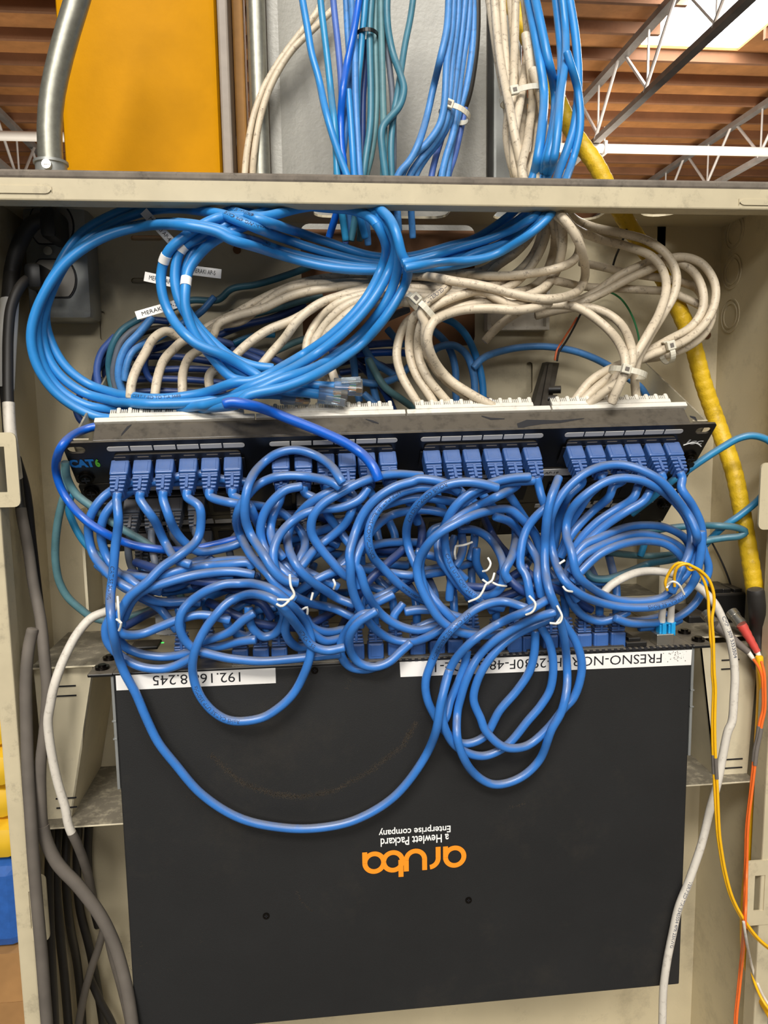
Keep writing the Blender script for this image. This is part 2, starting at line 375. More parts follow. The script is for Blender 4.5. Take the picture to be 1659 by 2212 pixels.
# back with the cable opening
h0, h1 = P(648, 482, YB), P(1026, 746, YB)
hole = rrect(h0.x, h1.z, h1.x, h0.z, .008)
slots = []
for (x0, y0, x1, y1) in ((213, 672, 230, 735), (283, 600, 340, 613), (282, 508, 350, 520), (1137, 782, 1150, 850), (1421, 470, 1437, 540)):
    a, b = P(x0, y0, YB), P(x1, y1, YB); r = .48 * min(b.x - a.x, a.z - b.z); slots.append(rrect(a.x, b.z, b.x, a.z, r, 5))
mb = MB(); mb.prism([(XL, ZB), (XR, ZB), (XR, ZT), (XL, ZT)], .0015, frame((0, YB + .0015, 0), (1, 0, 0), (0, 0, 1), (0, -1, 0)), [hole] + slots)
mb.build('back_panel', 'beige_paint', cab)
for s_ in slots:
    mb = MB(); mb.prism(s_, .0012, frame((0, YB + .0045, 0), (1, 0, 0), (0, 0, 1), (0, -1, 0))); mb.build('slot_backing', 'beige_paint', cab)
for X, nm in ((XL, 0), (XR - .0015, 1)):
    mb = MB(); mb.box((X, YF + .002, ZB), (X + .0015, YB + .0015, ZT)); mb.build('side_panel', 'beige_paint', cab)
for (x, y_) in ((1587, 501), (1582, 587), (1578, 682)):
    c = PX(x, y_, XR - .0016)
    for r in (.0155, .0115):
        mb = MB(); mb.prism(ellipse(0, 0, r, r, 28), .0009, frame(c, (0, 1, 0), (0, 0, 1), (-1, 0, 0)), [ellipse(0, 0, r - .0011, r - .0011, 28)]); mb.build('knockout', 'beige_paint', cab)
tophole = rrect(.014, .627, .128, .686, .012); tophole_2 = rrect(.168, .622, .262, .686, .012)
mb = MB(); mb.prism([(XL, YF), (XR, YF), (XR, YB + .0015), (XL, YB + .0015)], .002, frame((0, 0, ZT - .002), (1, 0, 0), (0, 1, 0), (0, 0, 1)), [tophole, tophole_2, ellipse(.309, .653, .017, .017)]); mb.build('top_panel', 'beige_paint', cab)
mb = MB(); mb.box((XL, YF, ZB), (XR, YB, ZB + .0015)); mb.build('bottom_panel', 'beige_paint', cab)
ff = MB()
ff.box((XL - .004, YF, ZT - .019), (XR + .004, YF + .017, ZT - .0025), .0012)
ff.box((XL, YF, ZB), (XL + .0125, YF + .017, ZT - .018), .0012); ff.box((XR - .0135, YF, ZB), (XR, YF + .017, ZT - .018), .0012)
def tab(x0, y0, x1, y1, slot=None, side=1):
    a, b = P(x0, y0, YF - .0008), P(x1, y1, YF - .0008)
    hl = []
    if slot:
        c, d = P(slot[0], slot[1], YF), P(slot[2], slot[3], YF); hl = [[(c.x, d.z), (d.x, d.z), (d.x, c.z), (c.x, c.z)]]
    m = MB(); m.prism(rrect(a.x, b.z, b.x, a.z, .0045), .0018, frame((0, YF + .001, 0), (1, 0, 0), (0, 0, 1), (0, -1, 0)), hl); m.build('hinge_tab', 'frame_paint', cab)
ff.build('front_frame', 'frame_paint', cab)
tab(-40, 935, 45, 1095, (-20, 965, 17, 1063)); tab(55, 1893, 108, 2032, (62, 1925, 84, 2003)); tab(1612, 1862, 1700, 1993, (1630, 1891, 1648, 1966)); tab(1645, 1000, 1720, 1142)
tab(-60, 399, 112, 418); tab(1597, 430, 1720, 444)
mb = MB(); mb.box((XL - .004, YF - .0006, ZT - .0045), (XR + .004, YF + .010, ZT + .0018), .0018); mb.build('rolled_edge', 'dirty_edge', cab)
# plywood board behind the opening
mb = MB(); mb.box((-.22, YB + .010, .9), (.37, YB + .024, 1.664)); setp(mb.build('backing_board', 'plywood'), 'brown plywood board seen through the cabinet back opening', 'board')
for (x, y_) in ((512, 540), (1526, 724)):
    c = P(x, y_, YB - .0005); mb = MB(); mb.cyl(c, c + Vector((0, -.002, 0)), .0035, n=14); mb.build('rivet', 'plywood', cab, True, label='small rusty fastener head')

# ------------------------------------------------------------------ outlet box with two plugs
ob_ = thing('outlet_box', 'galvanized metal outlet box with two plugs on the cabinet back', 'outlet', P(120, 690, .68))
a, b = P(42, 436, .668), P(200, 690, .668)
mb = MB(); mb.box((a.x, .668, b.z), (b.x, YB - .001, a.z), .006); mb.build('box', 'galv', ob_, True)
for (x, y_) in ((112, 486), (118, 602)):
    c = P(x, y_, .668); pr = [(.0165 * math.cos(t), max(-.0145, min(.0145, .0185 * math.sin(t)))) for t in [2 * math.pi * k / 36 for k in range(36)]]
    mb = MB(); mb.prism([(p[0] * 1.07, p[1] * 1.07) for p in pr], .0012, frame(c, (1, 0, 0), (0, 0, 1), (0, -1, 0))); mb.build('receptacle_rim', 'ink', ob_)
    mb = MB(); mb.prism(pr, .0022, frame(c, (1, 0, 0), (0, 0, 1), (0, -1, 0))); mb.build('receptacle', 'outlet_ivory', ob_)
c = P(105, 543, .667); mb = MB(); mb.cyl(c, c + Vector((0, -.0025, 0)), .0035, n=16); mb.build('cover_screw', 'chrome', ob_, True)

# ================================================================== PATCH PANELS
PA, PB = P(132, 958, .567), P(1550, 915, .567)
EU = (PB - PA).normalized(); PW = (PB - PA).length
_v = Vector((0, .707, -.707)); EV = (_v - EU * _v.dot(EU)).normalized(); EN = EU.cross(EV)
if EN.y > 0: EN = -EN
UH = .04445 * PW / .4826
def pp(u, v, q=0.0): return PA + EU * u + EV * v + EN * q
def pfr(u, v, q=0.0): return frame(pp(u, v, q), EU, EV, EN)           # x right, y down the face, z out
def pfrt(u, v, q=0.0): return frame(pp(u, v, q), EU, -EV, EN)         # for lettering: y up the face
def on_panel(x, y, q=0.0):
    w = Pplane(x, y, pp(0, 0, q), EN) - PA; return w.dot(EU), w.dot(EV)

def pbox(m, u0, v0, q0, u1, v1, q1, bev=0.0): m.box((u0, v0, q0), (u1, v1, q1), bev, pfr(0, 0, 0))

def stadium_hole(u, v): return [(p[0], p[1]) for p in rrect(u - .0062, v - .0034, u + .0062, v + .0034, .0033, 5)]

GROUP_U = []
for (xa, xb) in ((228, 530), (580, 860), (907, 1174), (1217, 1474)):
    GROUP_U.append((on_panel(xa, 967 - (xa - 228) * .0245)[0], on_panel(xb, 967 - (xb - 228) * .0245)[0]))

def patch_panel(k, label):
    v0 = k * UH + (.0006 if k else 0); v1 = (k + 1) * UH - .0006
    t = thing('patch_bay', label, 'patch panel', pp(PW / 2, v1), 'black rack patch panels')
    m = MB(); holes = [stadium_hole(u, v) for u in (.0085, PW - .0085) for v in (v0 + .0075, v1 - .0075)]
    m.prism(rrect(0, v0, PW, v1, .0025), -.0018, pfr(0, 0, 0), holes); m.build('face_plate', 'black_metal', t)
    m = MB(); pbox(m, .021, v0 + .0002, -.0185, PW - .021, v0 + .0022, -.0018, .0005); pbox(m, .021, v1 - .003, -.0185, PW - .021, v1 - .001, -.0018, .0005); m.build('body', 'black_metal', t)
    for gi, (ua, ub) in enumerate(GROUP_U):
        # six label windows in one rounded strip
        w = (ub - ua) / 6
        for j in range(6):
            a, b = ua + j * w + .0006, ua + (j + 1) * w - .0006
            o = rrect(a, v0 + .0050, b, v0 + .0094, .0021 if j in (0, 5) else .0003, 4)
            if j == 0: o = [(p[0], p[1]) for p in o if p[0] < (a + b) / 2] ; o = [(b, v0 + .0094)] + o + [(b, v0 + .0050)]
            elif j == 5: o = [(p[0], p[1]) for p in o if p[0] > (a + b) / 2]; o = [(a, v0 + .0050)] + sorted([p for p in o if p[1] < v0 + .0072], key=lambda p: p[0]) + sorted([p for p in o if p[1] >= v0 + .0072], key=lambda p: -p[0]) + [(a, v0 + .0094)]
            m = MB(); m.prism(o, .0004, pfr(0, 0, 0)); m.build('label_window', 'label_grey', t)
        m = MB(); m.prism(rrect(ua + .004, v0 + .0125, ub - .004, v1 - .004, .003), .0016, pfr(0, 0, 0)); m.build('port_module', 'black_plastic', t)
        for j in range(6):
            u = ua + (j + .5) * w; m = MB(); pbox(m, u - .0066, v0 + .019, .0016, u + .0066, v1 - .0065, .0022, .0003); m.build('port', 'ink', t)
            m = MB(); pbox(m, u - .004, v0 + .0145, .0016, u + .004, v0 + .0153, .0019); m.build('port_mark', 'grey_rubber', t)
    for (u, v) in ((.0085, v1 - .0075), (PW - .0085, v1 - .0075)) if k == 0 else ((.0085, v0 + .0075), (PW - .0085, v0 + .0075)):
        m = MB()
        for rr, q in ((.0058, .0012), (.0052, .0028), (.0036, .0040)): m.cyl(pp(u, v, 0), pp(u, v, q), rr, n=20)
        s = m.build('mounting_screw', 'screw_black', t, True)
        m = MB(); pbox(m, u - .003, v - .0005, .0040, u + .003, v + .0005, .0043); pbox(m, u - .0005, v - .003, .0040, u + .0005, v + .003, .0043); m.build('cross_slot', 'ink', s)
    return t
panel = patch_panel(0, 'uppermost black patch panel filled with blue plugs')
panel_2 = patch_panel(1, 'middle black patch panel with dusty grey plugs and a paper label strip')
panel_3 = patch_panel(2, 'lowest black patch panel, mostly hidden behind the cable tangle')
# marks on the uppermost panel
m = MB(); ua, va = on_panel(153, 1010); ub, vb = on_panel(201, 991)
lettering(m, 'CAT', ub - ua, va - vb, pfrt(ua, va, .0002), .06); m.build('cat_lettering', 'blue_print', panel)
uc, _ = on_panel(218, 1003); m = MB(); lettering(m, '6', uc - ub - .0008, va - vb, pfrt(ub + .0004, va, .0003), .06); m.build('six_lettering', 'green_print', panel)
ua, va = on_panel(1478, 962); ub, vb = on_panel(1526, 947)
m = MB(); lettering(m, 'icc', (ub - ua) * .86, (va - vb) * .8, pfrt(ua, va - .001, .0002), .02, .25)
sw = [pp(ua - .001 + (ub - ua) * t, va - .0005 - .0035 * math.sin(t * 2.6) + .004 * t * t, .0003) for t in [k / 10 for k in range(11)]]; m.tube(sw, .0005, 6)
m.build('maker_mark', 'white_print', panel)
# dark wiped streaks in the dust on the uppermost panel's top
def wipe(pts, w):
    m = MB(); L = []; R = []
    for (x, y), ww in zip(pts, w):
        o = pp(0, .0002); d = ray(x, y); p = CAM + d * ((o - CAM).dot(EV) / d.dot(EV)); L.append(p - EN * ww - EV * .0002); R.append(p + EN * ww - EV * .0002)
    k = len(pts); m.add(L + R, [(i, i + 1, k + i + 1, k + i) for i in range(k - 1)]); m.build('wiped_streak', 'ink', panel)
wipe([(1118, 921), (1140, 914), (1170, 912), (1210, 911), (1262, 904)], (.0028, .0034, .0022, .0014, .0003))
wipe([(1040, 899), (1060, 905), (1090, 905)], (.0005, .0012, .0004)); wipe([(1490, 900), (1504, 905), (1510, 916)], (.001, .0022, .0012)); wipe([(262, 940), (274, 926), (284, 918)], (.0012, .002, .0006)); wipe([(790, 906), (806, 911), (818, 915)], (.0004, .0012, .0005))
# paper strips and lettering on the lower panels
def strip(par, x0, x1, ymid, h, txt=None, tx=None):
    ua, v = on_panel(x0, ymid); ub, v2 = on_panel(x1, ymid - (x1 - x0) * .0245)
    v = (v + v2) / 2
    m = MB(); m.prism(rrect(ua, v - h / 2, ub, v + h / 2, .0005), .0005, pfr(0, 0, 0)); o = m.build('paper_strip', 'label_grey', par)
    if txt:
        a, vv = on_panel(tx[0], tx[2]); b, _ = on_panel(tx[1], tx[2]); m = MB(); lettering(m, txt, b - a, .0028, pfrt(a, v + .0016, .0006), .01, .2); m.build('lettering', 'ink', o)
strip(panel_2, 1135, 1250, 1021, .0075, 'AP-19', (1175, 1204, 1022))
for x0, x1, yy in ((1285, 1330, 1018), (1420, 1436, 1011)): strip(panel_2, x0, x1, yy, .0075)
for x0, x1, yy in ((1155, 1178, 1092), (1190, 1230, 1090), (1240, 1275, 1088), (1282, 1322, 1085), (1385, 1412, 1082), (292, 305, 1130), (343, 360, 1130), (396, 410, 1126), (447, 460, 1124)): strip(panel_3, x0, x1, yy, .0045)
for par, s, x0, x1, yy in ((panel_2, '23', 1346, 1362, 1072), (panel_3, '21', 1357, 1372, 1138), (panel_3, '13', 1312, 1326, 1142)):
    a, v = on_panel(x0, yy); b, _ = on_panel(x1, yy); m = MB(); lettering(m, s, b - a, .0032, pfrt(a, v, .0003)); m.build('port_number', 'white_print', par)
a, v = on_panel(190, 1090); b, _ = on_panel(236, 1090); m = MB(); lettering(m, 'CONVENIENCE', b - a, .002, pfrt(a, v, .0003)); m.build('lettering', 'white_print', panel_2)

# punch-down rail of the uppermost panel: four blocks with rows of teeth
rail = thing('punchdown_rail', 'white punch down rail with toothed blocks along the top panel rear edge', 'connector rail', pp(PW / 2, 0, -.02))
TOOTH = []
for (xa, xb, ta, tb) in ((205, 552, 237, 528), (553, 876, 578, 850), (878, 1188, 898, 1152), (1190, 1481, 1192, 1448)):
    ya = 914 - (xa - 205) * .0216
    def ru(x): return (P(x, 914 - (x - 205) * .0216, .582) - PA).dot(EU)
    m = MB(); pbox(m, ru(xa) + .0002, -.0024, -.0225, ru(xb) - .0002, .0026, -.0180, .0006); s = m.build('block', 'idc_white', rail)
    u0, u1 = ru(ta), ru(tb); n = 24; m = MB(); pbox(m, u0, -.0030, -.0260, u1, .0010, -.0222, .0004); m.build('tooth_base', 'idc_white', s)
    m = MB()
    for j in range(n):
        u = u0 + (j + .5) * (u1 - u0) / n; big = j % 2
        if big: pbox(m, u - .0017, -.0032, -.0320, u + .0017, .0002, -.0258, .0013)
        else:
            for du in (-.0014, 0, .0014): pbox(m, u + du - .00045, -.0026, -.0300, u + du + .00045, 0, -.0258, .0002)
    m.build('teeth', 'idc_white', s); TOOTH.append((u0, u1))

# dusty hinged bracket carrying the three panels
br = thing('hinged_bracket', 'beige hinged bracket carrying the three patch panels', 'bracket', pp(PW / 2, 3 * UH, -.02))
for u, sgn in ((.006, -1), (PW - .006, 1)):
    p0, p1 = pp(u, .001, -.004), pp(u, 3 * UH, -.004)
    q0 = Vector((p0.x, YB - .001, p0.z + .062)); q1 = Vector((p1.x, YB - .001, p1.z - .005))
    m = MB(); m.hexa([p0, q0, q1, p1], [v + Vector((-sgn * .0015, 0, 0)) for v in (p0, q0, q1, p1)]); m.build('side_wing', 'bracket_paint', br)
    m = MB(); off = Vector((-sgn * .012, 0, 0)); m.hexa([p0, p1, p1 + off, p0 + off], [v - EN * .0014 for v in (p0, p1, p1 + off, p0 + off)]); m.build('rack_flange', 'bracket_paint', br)
# tray below on the wall
a, b = P(172, 1100, .655), P(1428, 1290, .655)
m = MB()
for q in (((a.x, .655, b.z), (a.x + .0022, YB - .001, a.z)), ((b.x - .0022, .655, b.z), (b.x, YB - .001, a.z)), ((a.x, .655, b.z), (b.x, YB - .001, b.z + .0022)), ((a.x, YB - .0025, b.z), (b.x, YB - .001, a.z))): m.box(*q)
m.build('wall_tray', 'bracket_paint', br)

# plugs --------------------------------------------------------------
PORT = []
for xs, y0 in (((264, 312, 360, 410, 457, 505), 0), ((607, 655, 703, 748, 790, 835), 0), ((929, 971, 1013, 1057, 1098, 1141), 0), ((1233, 1275, 1318, 1357, 1400, 1440), 0)):
    for x in xs:
        yy = 1004 - (x - 264) * .0265; u, v = on_panel(x, yy); PORT.append((u, v))
PV = sum(v for u, v in PORT) / len(PORT) - .0025
def plug_meshes(mat):
    """one snagless plug: body and ribbed strain relief, local z along the cable, built once and shared"""
    h = Matrix.Identity(4)
    m = MB(); m.box((-.0066, -.0062, -.002), (.0066, .0062, .0140), .0014); m.box((-.0044, -.0066, .001), (.0044, -.0058, .0125), .0004); body = m
    r = MB(); r.box((-.0060, -.0058, .0150), (.0060, .0058, .0170), .0012)
    for k in range(4):
        z = .0172 + k * .0037; w = .0060 - k * .0004
        r.box((-w, -w * .95, z), (w, w * .95, z + .0022), .0008)
    r.tube([(0, 0, .0150), (0, 0, .0315)], [.0044, .0036], 12)
    for sx in (1, -1): r.box((-.0011, -.0061 * sx, .0165), (.0011, -.0040 * sx, .0305), .0004)
    out = []
    for nm, mm in (('plug', body), ('strain_relief', r)):
        me = bpy.data.meshes.new(nm); me.from_pydata(mm.v, [], mm.f); me.materials.append(MATS[mat])
        bm = bmesh.new(); bm.from_mesh(me); bmesh.ops.recalc_face_normals(bm, faces=bm.faces); bm.to_mesh(me); bm.free(); out.append((nm, me))
    return out
PLUGS = {k: plug_meshes(k) for k in ('patch_plug', 'patch_blue', 'slate')}
OBST = []                         # solid samples cables must pass in front of: (point, radius)
def place_plug(parent, mat, fr, scale=1.0):
    pl = None
    for nm, me in PLUGS[mat]:
        o = bpy.data.objects.new(nm, me); COL.objects.link(o)
        w = fr @ Matrix.Diagonal((scale, scale, scale * .87, 1))
        if nm == 'plug':
            o.parent = parent; o.matrix_parent_inverse = Matrix.Translation(-parent.location); o.matrix_world = w; o.matrix_basis = w; pl = o
        else:
            o.parent = parent; o.matrix_parent_inverse = Matrix.Translation(-parent.location); o.matrix_basis = w
    for z in (.002, .008, .014, .02, .026, .031): OBST.append((fr @ Vector((0, 0, z * scale)), .0068))

# ================================================================== SWITCH
SX0, SX1, SY, SZ = -.1453, .3065, .571, 1.3095
SZB = P(880, 2182, SY).z
sw_ = thing('network_switch', 'black rack network switch hanging upright with its ports facing up', 'network switch', ((SX0 + SX1) / 2, SY + .022, SZB), )
m = MB(); m.box((SX0, SY, SZB), (SX1, SY + .0435, SZ), .0012); m.build('case', 'black_cover', sw_)
# front bezel edge with its row of vent notches
m = MB(); m.box((SX0 - .001, SY - .001, SZ - .0002), (SX1 + .001, SY + .044, SZ + .002), .0008); bez = m.build('front_bezel', 'black_metal', sw_)
x = P(840, 1412, SY).x
while x < P(1505, 1395, SY).x:
    m = MB(); m.box((x, SY - .0014, SZ + .0001), (x + .0026, SY + .002, SZ + .0023), .0003); m.build('vent_notch', 'ink', bez); x += .0050
for (x0, x1) in ((P(500, 1425, SY).x, P(760, 1425, SY).x), (P(830, 1413, SY).x, P(1100, 1405, SY).x), (P(1140, 1400, SY).x, P(1350, 1395, SY).x)):
    m = MB(); m.box((x0, SY + .001, SZ + .002), (x1, SY + .0415, SZ + .0042), .0004); m.build('port_block', 'black_plastic', sw_)
    m = MB(); m.box((x0, SY + .0006, SZ + .0022), (x1, SY + .0016, SZ + .0034)); m.build('port_shield', 'chrome', sw_)
# ears: zinc strip along each side and the dusty flange on top
for sgn, xe in ((-1, SX0), (1, SX1)):
    zlo = P(258, 1705, SY).z if sgn < 0 else P(1490, 1632, SY).z
    m = MB(); m.box((xe, SY - .0005, zlo), (xe + sgn * .0022, SY + .040, SZ), .0004)
    m.box((xe, SY - .0009, SZ - .036), (xe + sgn * .0030, SY + .04, SZ - .035)); m.box((xe, SY - .0009, SZ - .050), (xe + sgn * .0030, SY + .04, SZ - .049))
    ear = m.build('rack_ear', 'galv', sw_)
    m = MB(); m.box((xe, SY - .002, SZ - .0004), (xe + sgn * .0185, SY + .0435, SZ + .0022), .0008); m.build('ear_flange', 'black_metal', ear)
    for yy in (.010, .033):
        m = MB(); m.cyl((xe + sgn * .0105, SY + yy, SZ + .002), (xe + sgn * .0105, SY + yy, SZ + .0045), .0052, n=18); m.cyl((xe + sgn * .0105, SY + yy, SZ + .0045), (xe + sgn * .0105, SY + yy, SZ + .0058), .003, n=12)
        m.build('mounting_screw', 'screw_black', ear, True)
def screw_on(x, y):
    c = P(x, y, SY); m = MB(); m.cyl(c, c + Vector((0, -.0007, 0)), .0027, n=18); s = m.build('case_screw', 'screw_black', sw_, True)
    m = MB(); m.box(c + Vector((-.0014, -.00085, -.0003)), c + Vector((.0014, -.0007, .0003))); m.box(c + Vector((-.0003, -.00085, -.0014)), c + Vector((.0003, -.0007, .0014))); m.build('cross_slot', 'ink', s)
for q in ((680, 1448), (1012, 1944), (575, 1978)): screw_on(*q)
def cfr(x, y, q=0.0):
    """frame on the switch cover for lettering that stands on its head"""
    return frame(P(x, y, SY) + Vector((0, -q, 0)), (-1, 0, 0), (0, 0, -1), (0, -1, 0))
def sticker(name, corners, txt, tx0, tx1, ybase, ytop, label):
    q = [P(x, y, SY) + Vector((0, -.0004, 0)) for x, y in corners]
    m = MB(); m.slab(q, (0, -.0002, 0)); o = m.build(name, 'label_white', sw_, label=label)
    # baseline follows the sticker's slight tilt
    a = P(tx0[0], tx0[1], SY); b = P(tx1[0], tx1[1], SY); ex = (b - a).normalized(); ez = Vector((0, -1, 0)); ey = -(ez.cross(ex)); 
    if ey.z > 0: ey = -ey
    hgt = (P(tx0[0], ytop, SY) - P(tx0[0], ybase, SY)).length
    m = MB(); lettering(m, txt, (b - a).length, hgt, frame(a + Vector((0, -.0006, 0)), ex, ey, ez)); m.build('lettering', 'ink', o)
sticker('address_label', ((250, 1457), (595, 1441), (596, 1475), (252, 1491)), '192.168.8.245', (519, 1451), (330, 1459), 1451, 1472, 'white address label lettered upside down')
sticker('name_label', ((863, 1429), (1494, 1403), (1492, 1436), (865, 1462)), 'FRESNO-NORTH-2930F-48G-POE-1', (1429, 1411), (939, 1431), 1411, 1431, 'long white name label lettered upside down')
m = MB()
for _ in range(70):
    p = P(1460 + random.gauss(0, 14), 1416 + random.gauss(0, 8), SY); r = random.uniform(.0001, .0004)
    if p.x < SX1 - .003: m.add([p + Vector((-r, -.00064, -r)), p + Vector((r, -.00064, -r)), p + Vector((r, -.00064, r)), p + Vector((-r, -.00064, r))], [(0, 1, 2, 3)])
m.build('smudge', 'grey_rubber', sw_)
# maker's logo, standing on its head: letters drawn as strokes
def arc(cx, cy, r, a0, a1, n=18): return [(cx + r * math.cos(math.radians(a0 + (a1 - a0) * k / n)), cy + r * math.sin(math.radians(a0 + (a1 - a0) * k / n))) for k in range(n + 1)]
def stroke(m, pts, w, fr):
    k = len(pts); L = []; R = []
    for i in range(k):
        a = Vector(pts[max(0, i - 1)]); b = Vector(pts[min(k - 1, i + 1)]); t = (b - a).normalized(); n = Vector((-t.y, t.x))
        p = Vector(pts[i]); L.append(p + n * w / 2); R.append(p - n * w / 2)
    zz = .0002 + .00006 * (len(m.v) % 7); vs = [fr @ Vector((p.x, p.y, zz)) for p in L + R]; m.add(vs, [(i, i + 1, k + i + 1, k + i) for i in range(k - 1)])
lg = cfr(1007, 1824, .0003); unit = (P(783, 1850, SY) - P(1007, 1850, SY)).length / 4.42; sc_ = lambda pts: [(x * unit, y * unit) for x, y in pts]
m = MB(); w_ = .21 * unit
stroke(m, sc_(arc(.5, .5, .395, 0, 360, 40)), w_, lg); stroke(m, sc_([(.895, .5), (.895, 0)]), w_, lg)            # a
stroke(m, sc_([(1.21, 0), (1.21, .5)] + arc(1.6, .5, .39, 180, 95)), w_, lg)                                        # r
stroke(m, sc_([(1.79, 1.0), (1.79, .5)] + arc(2.18, .5, .39, 180, 360) + [(2.57, .5), (2.57, 1.0)]), w_, lg)         # u
stroke(m, sc_([(2.80, 1.22), (2.80, 0.45)]), w_, lg); stroke(m, sc_(arc(3.13, .5, .395, 0, 360, 40)), w_, lg)         # b
stroke(m, sc_(arc(3.92, .5, .395, 0, 360, 40)), w_, lg); stroke(m, sc_([(4.315, .5), (4.315, 0)]), w_, lg)          # a
m.build('maker_logo', 'orange_print', sw_)
m = MB()
for txt, x0, x1, yb, yt in (('a Hewlett Packard', 969, 822, 1800, 1818), ('Enterprise company', 973, 818, 1778, 1797)):
    a = P(x0, yb, SY); b = P(x1, yb + (x0 - x1) * .02, SY); h = (P(x0, yt, SY) - a).length
    lettering(m, txt, (b - a).length, h, frame(a + Vector((0, -.0003, 0)), (-1, 0, 0), (0, 0, -1), (0, -1, 0)), .015)
m.build('maker_tagline', 'white_print', sw_)
# dust rubbed on the cover: the swept arcs a cable left and a few scratches
def rub(pts, w, n=140):
    m = MB()
    for _ in range(n):
        t = random.random() * (len(pts) - 1); i = int(t); f = t - i; x = pts[i][0] * (1 - f) + pts[i + 1][0] * f + random.gauss(0, w); y = pts[i][1] * (1 - f) + pts[i + 1][1] * f + random.gauss(0, w)
        p = P(x, y, SY) + Vector((0, -.0002, 0)); r = random.uniform(.0001, .00036); a = random.random() * 3
        m.add([p + Vector((math.cos(a + k * 1.57) * r, 0, math.sin(a + k * 1.57) * r)) for k in range(4)], [(0, 1, 2, 3)])
    return m
m = MB()
for pts, w, n in (([(455, 1630), (520, 1690), (590, 1715), (650, 1722), (720, 1708), (800, 1665), (870, 1610), (898, 1560)], 3.4, 3600), ([(640, 1925), (652, 1950), (675, 1968)], 1.6, 90), ([(745, 1490), (760, 1462)], 3, 30), ([(400, 1720), (440, 1728)], 5, 40),
                  ([(1100, 1745), (1135, 1735)], 2, 40), ([(420, 2010), (450, 2050)], 9, 20), ([(280, 2050), (340, 2100)], 25, 60)):
    q = rub(pts, w, n); m.add(q.v, q.f)
m.build('dust_mark', 'dust_streak', sw_)
# row of plugs standing in the ports
SWP = []
def sw_frame(x, yrow=.009): 
    return frame(Vector((x, SY + yrow, SZ + .0030)), (1, 0, 0), (0, 1, 0), (0, 0, 1))
# status lights, SFP cage, blanking plug
m = MB()
for (x, y) in ((345, 1389), (351, 1389)):
    p = PZ(x, y, SZ + .0026); m.box(p + Vector((-.0012, -.0008, 0)), p + Vector((.0012, .0008, .0006)))
m.build('status_light', 'led_green', sw_)
p = PZ(318, 1398, SZ + .0024); m = MB(); m.box(p + Vector((-.012, -.008, 0)), p + Vector((.010, .012, .003)), .001); m.build('console_port', 'black_plastic', sw_)
p = P(1440, 1392, SY); m = MB(); m.box((p.x - .0072, SY + .002, SZ + .002), (p.x + .0072, SY + .015, SZ + .0115), .0006); m.build('transceiver_cage', 'chrome', sw_)
p = P(1378, 1395, SY)
for k in range(2):
    m = MB(); m.box((p.x - .0085 - k * .004, SY + .002 + k * .016, SZ + .002), (p.x + .0085 - k * .004, SY + .014 + k * .016, SZ + .006), .0006); m.box((p.x - .006 - k * .004, SY + .004 + k * .016, SZ + .006), (p.x + .004 - k * .004, SY + .010 + k * .016, SZ + .009), .0006)
    m.build('blanking_plug', 'black_plastic', sw_)

# upright wall bracket the switch is screwed to
vb = thing('wall_bracket', 'beige upright wall bracket holding the switch', 'bracket', (.08, .66, 1.178))
for sgn in (-1, 1):
    if sgn < 0: q = [P(72, 1440, .612), P(204, 1441, .612), P(152, 1784, .612), P(105, 1787, .612)]
    else: q = [P(1512, 1392, .612), P(1640, 1382, .612), P(1612, 1690, .612), P(1545, 1697, .612)]
    m = MB(); m.slab(q, (0, .0016, 0)); f_ = m.build('face', 'bracket_paint', vb)
    for fy in (.12, .82):
        a = q[0].lerp(q[3], fy); b = q[1].lerp(q[2], fy); c0 = a.lerp(b, .35); 
        for dz in (0, -.008):
            m = MB(); m.box((c0.x, .6112, c0.z + dz - .0005), (c0.x + .016, .6122, c0.z + dz + .0005)); m.build('slot_edge', 'ink', f_)
    i0, i1 = (q[1], q[2]) if sgn < 0 else (q[0], q[3])
    m = MB(); m.hexa([i0, i1, Vector((i1.x, YB - .001, i1.z)), Vector((i0.x, YB - .001, i0.z))], [v + Vector((sgn * .0015, 0, 0)) for v in (i0, i1, Vector((i1.x, YB - .001, i1.z)), Vector((i0.x, YB - .001, i0.z)))]); m.build('gusset', 'bracket_paint', vb)
    xo = min(v.x for v in q) if sgn < 0 else max(v.x for v in q); xi = SX0 - .004 if sgn < 0 else SX1 + .004
    xo2 = q[3].x if sgn < 0 else q[2].x
    m = MB(); m.box((xo2, .598, 1.1765), (xi, YB - .001, 1.178), .0004); m.build('lower_shelf', 'bracket_paint', vb)
    m = MB(); m.box((max(xo, XL + .004) if sgn < 0 else min(xo, XR - .004), .604, SZ - .0035), (xi, YB - .001, SZ - .0018), .0004); m.build('upper_shelf', 'bracket_paint', vb)
m = MB(); m.box((SX0 - .02, YB - .003, 1.178), (SX1 + .02, YB - .001, 1.306)); m.build('back_plate', 'bracket_paint', vb)

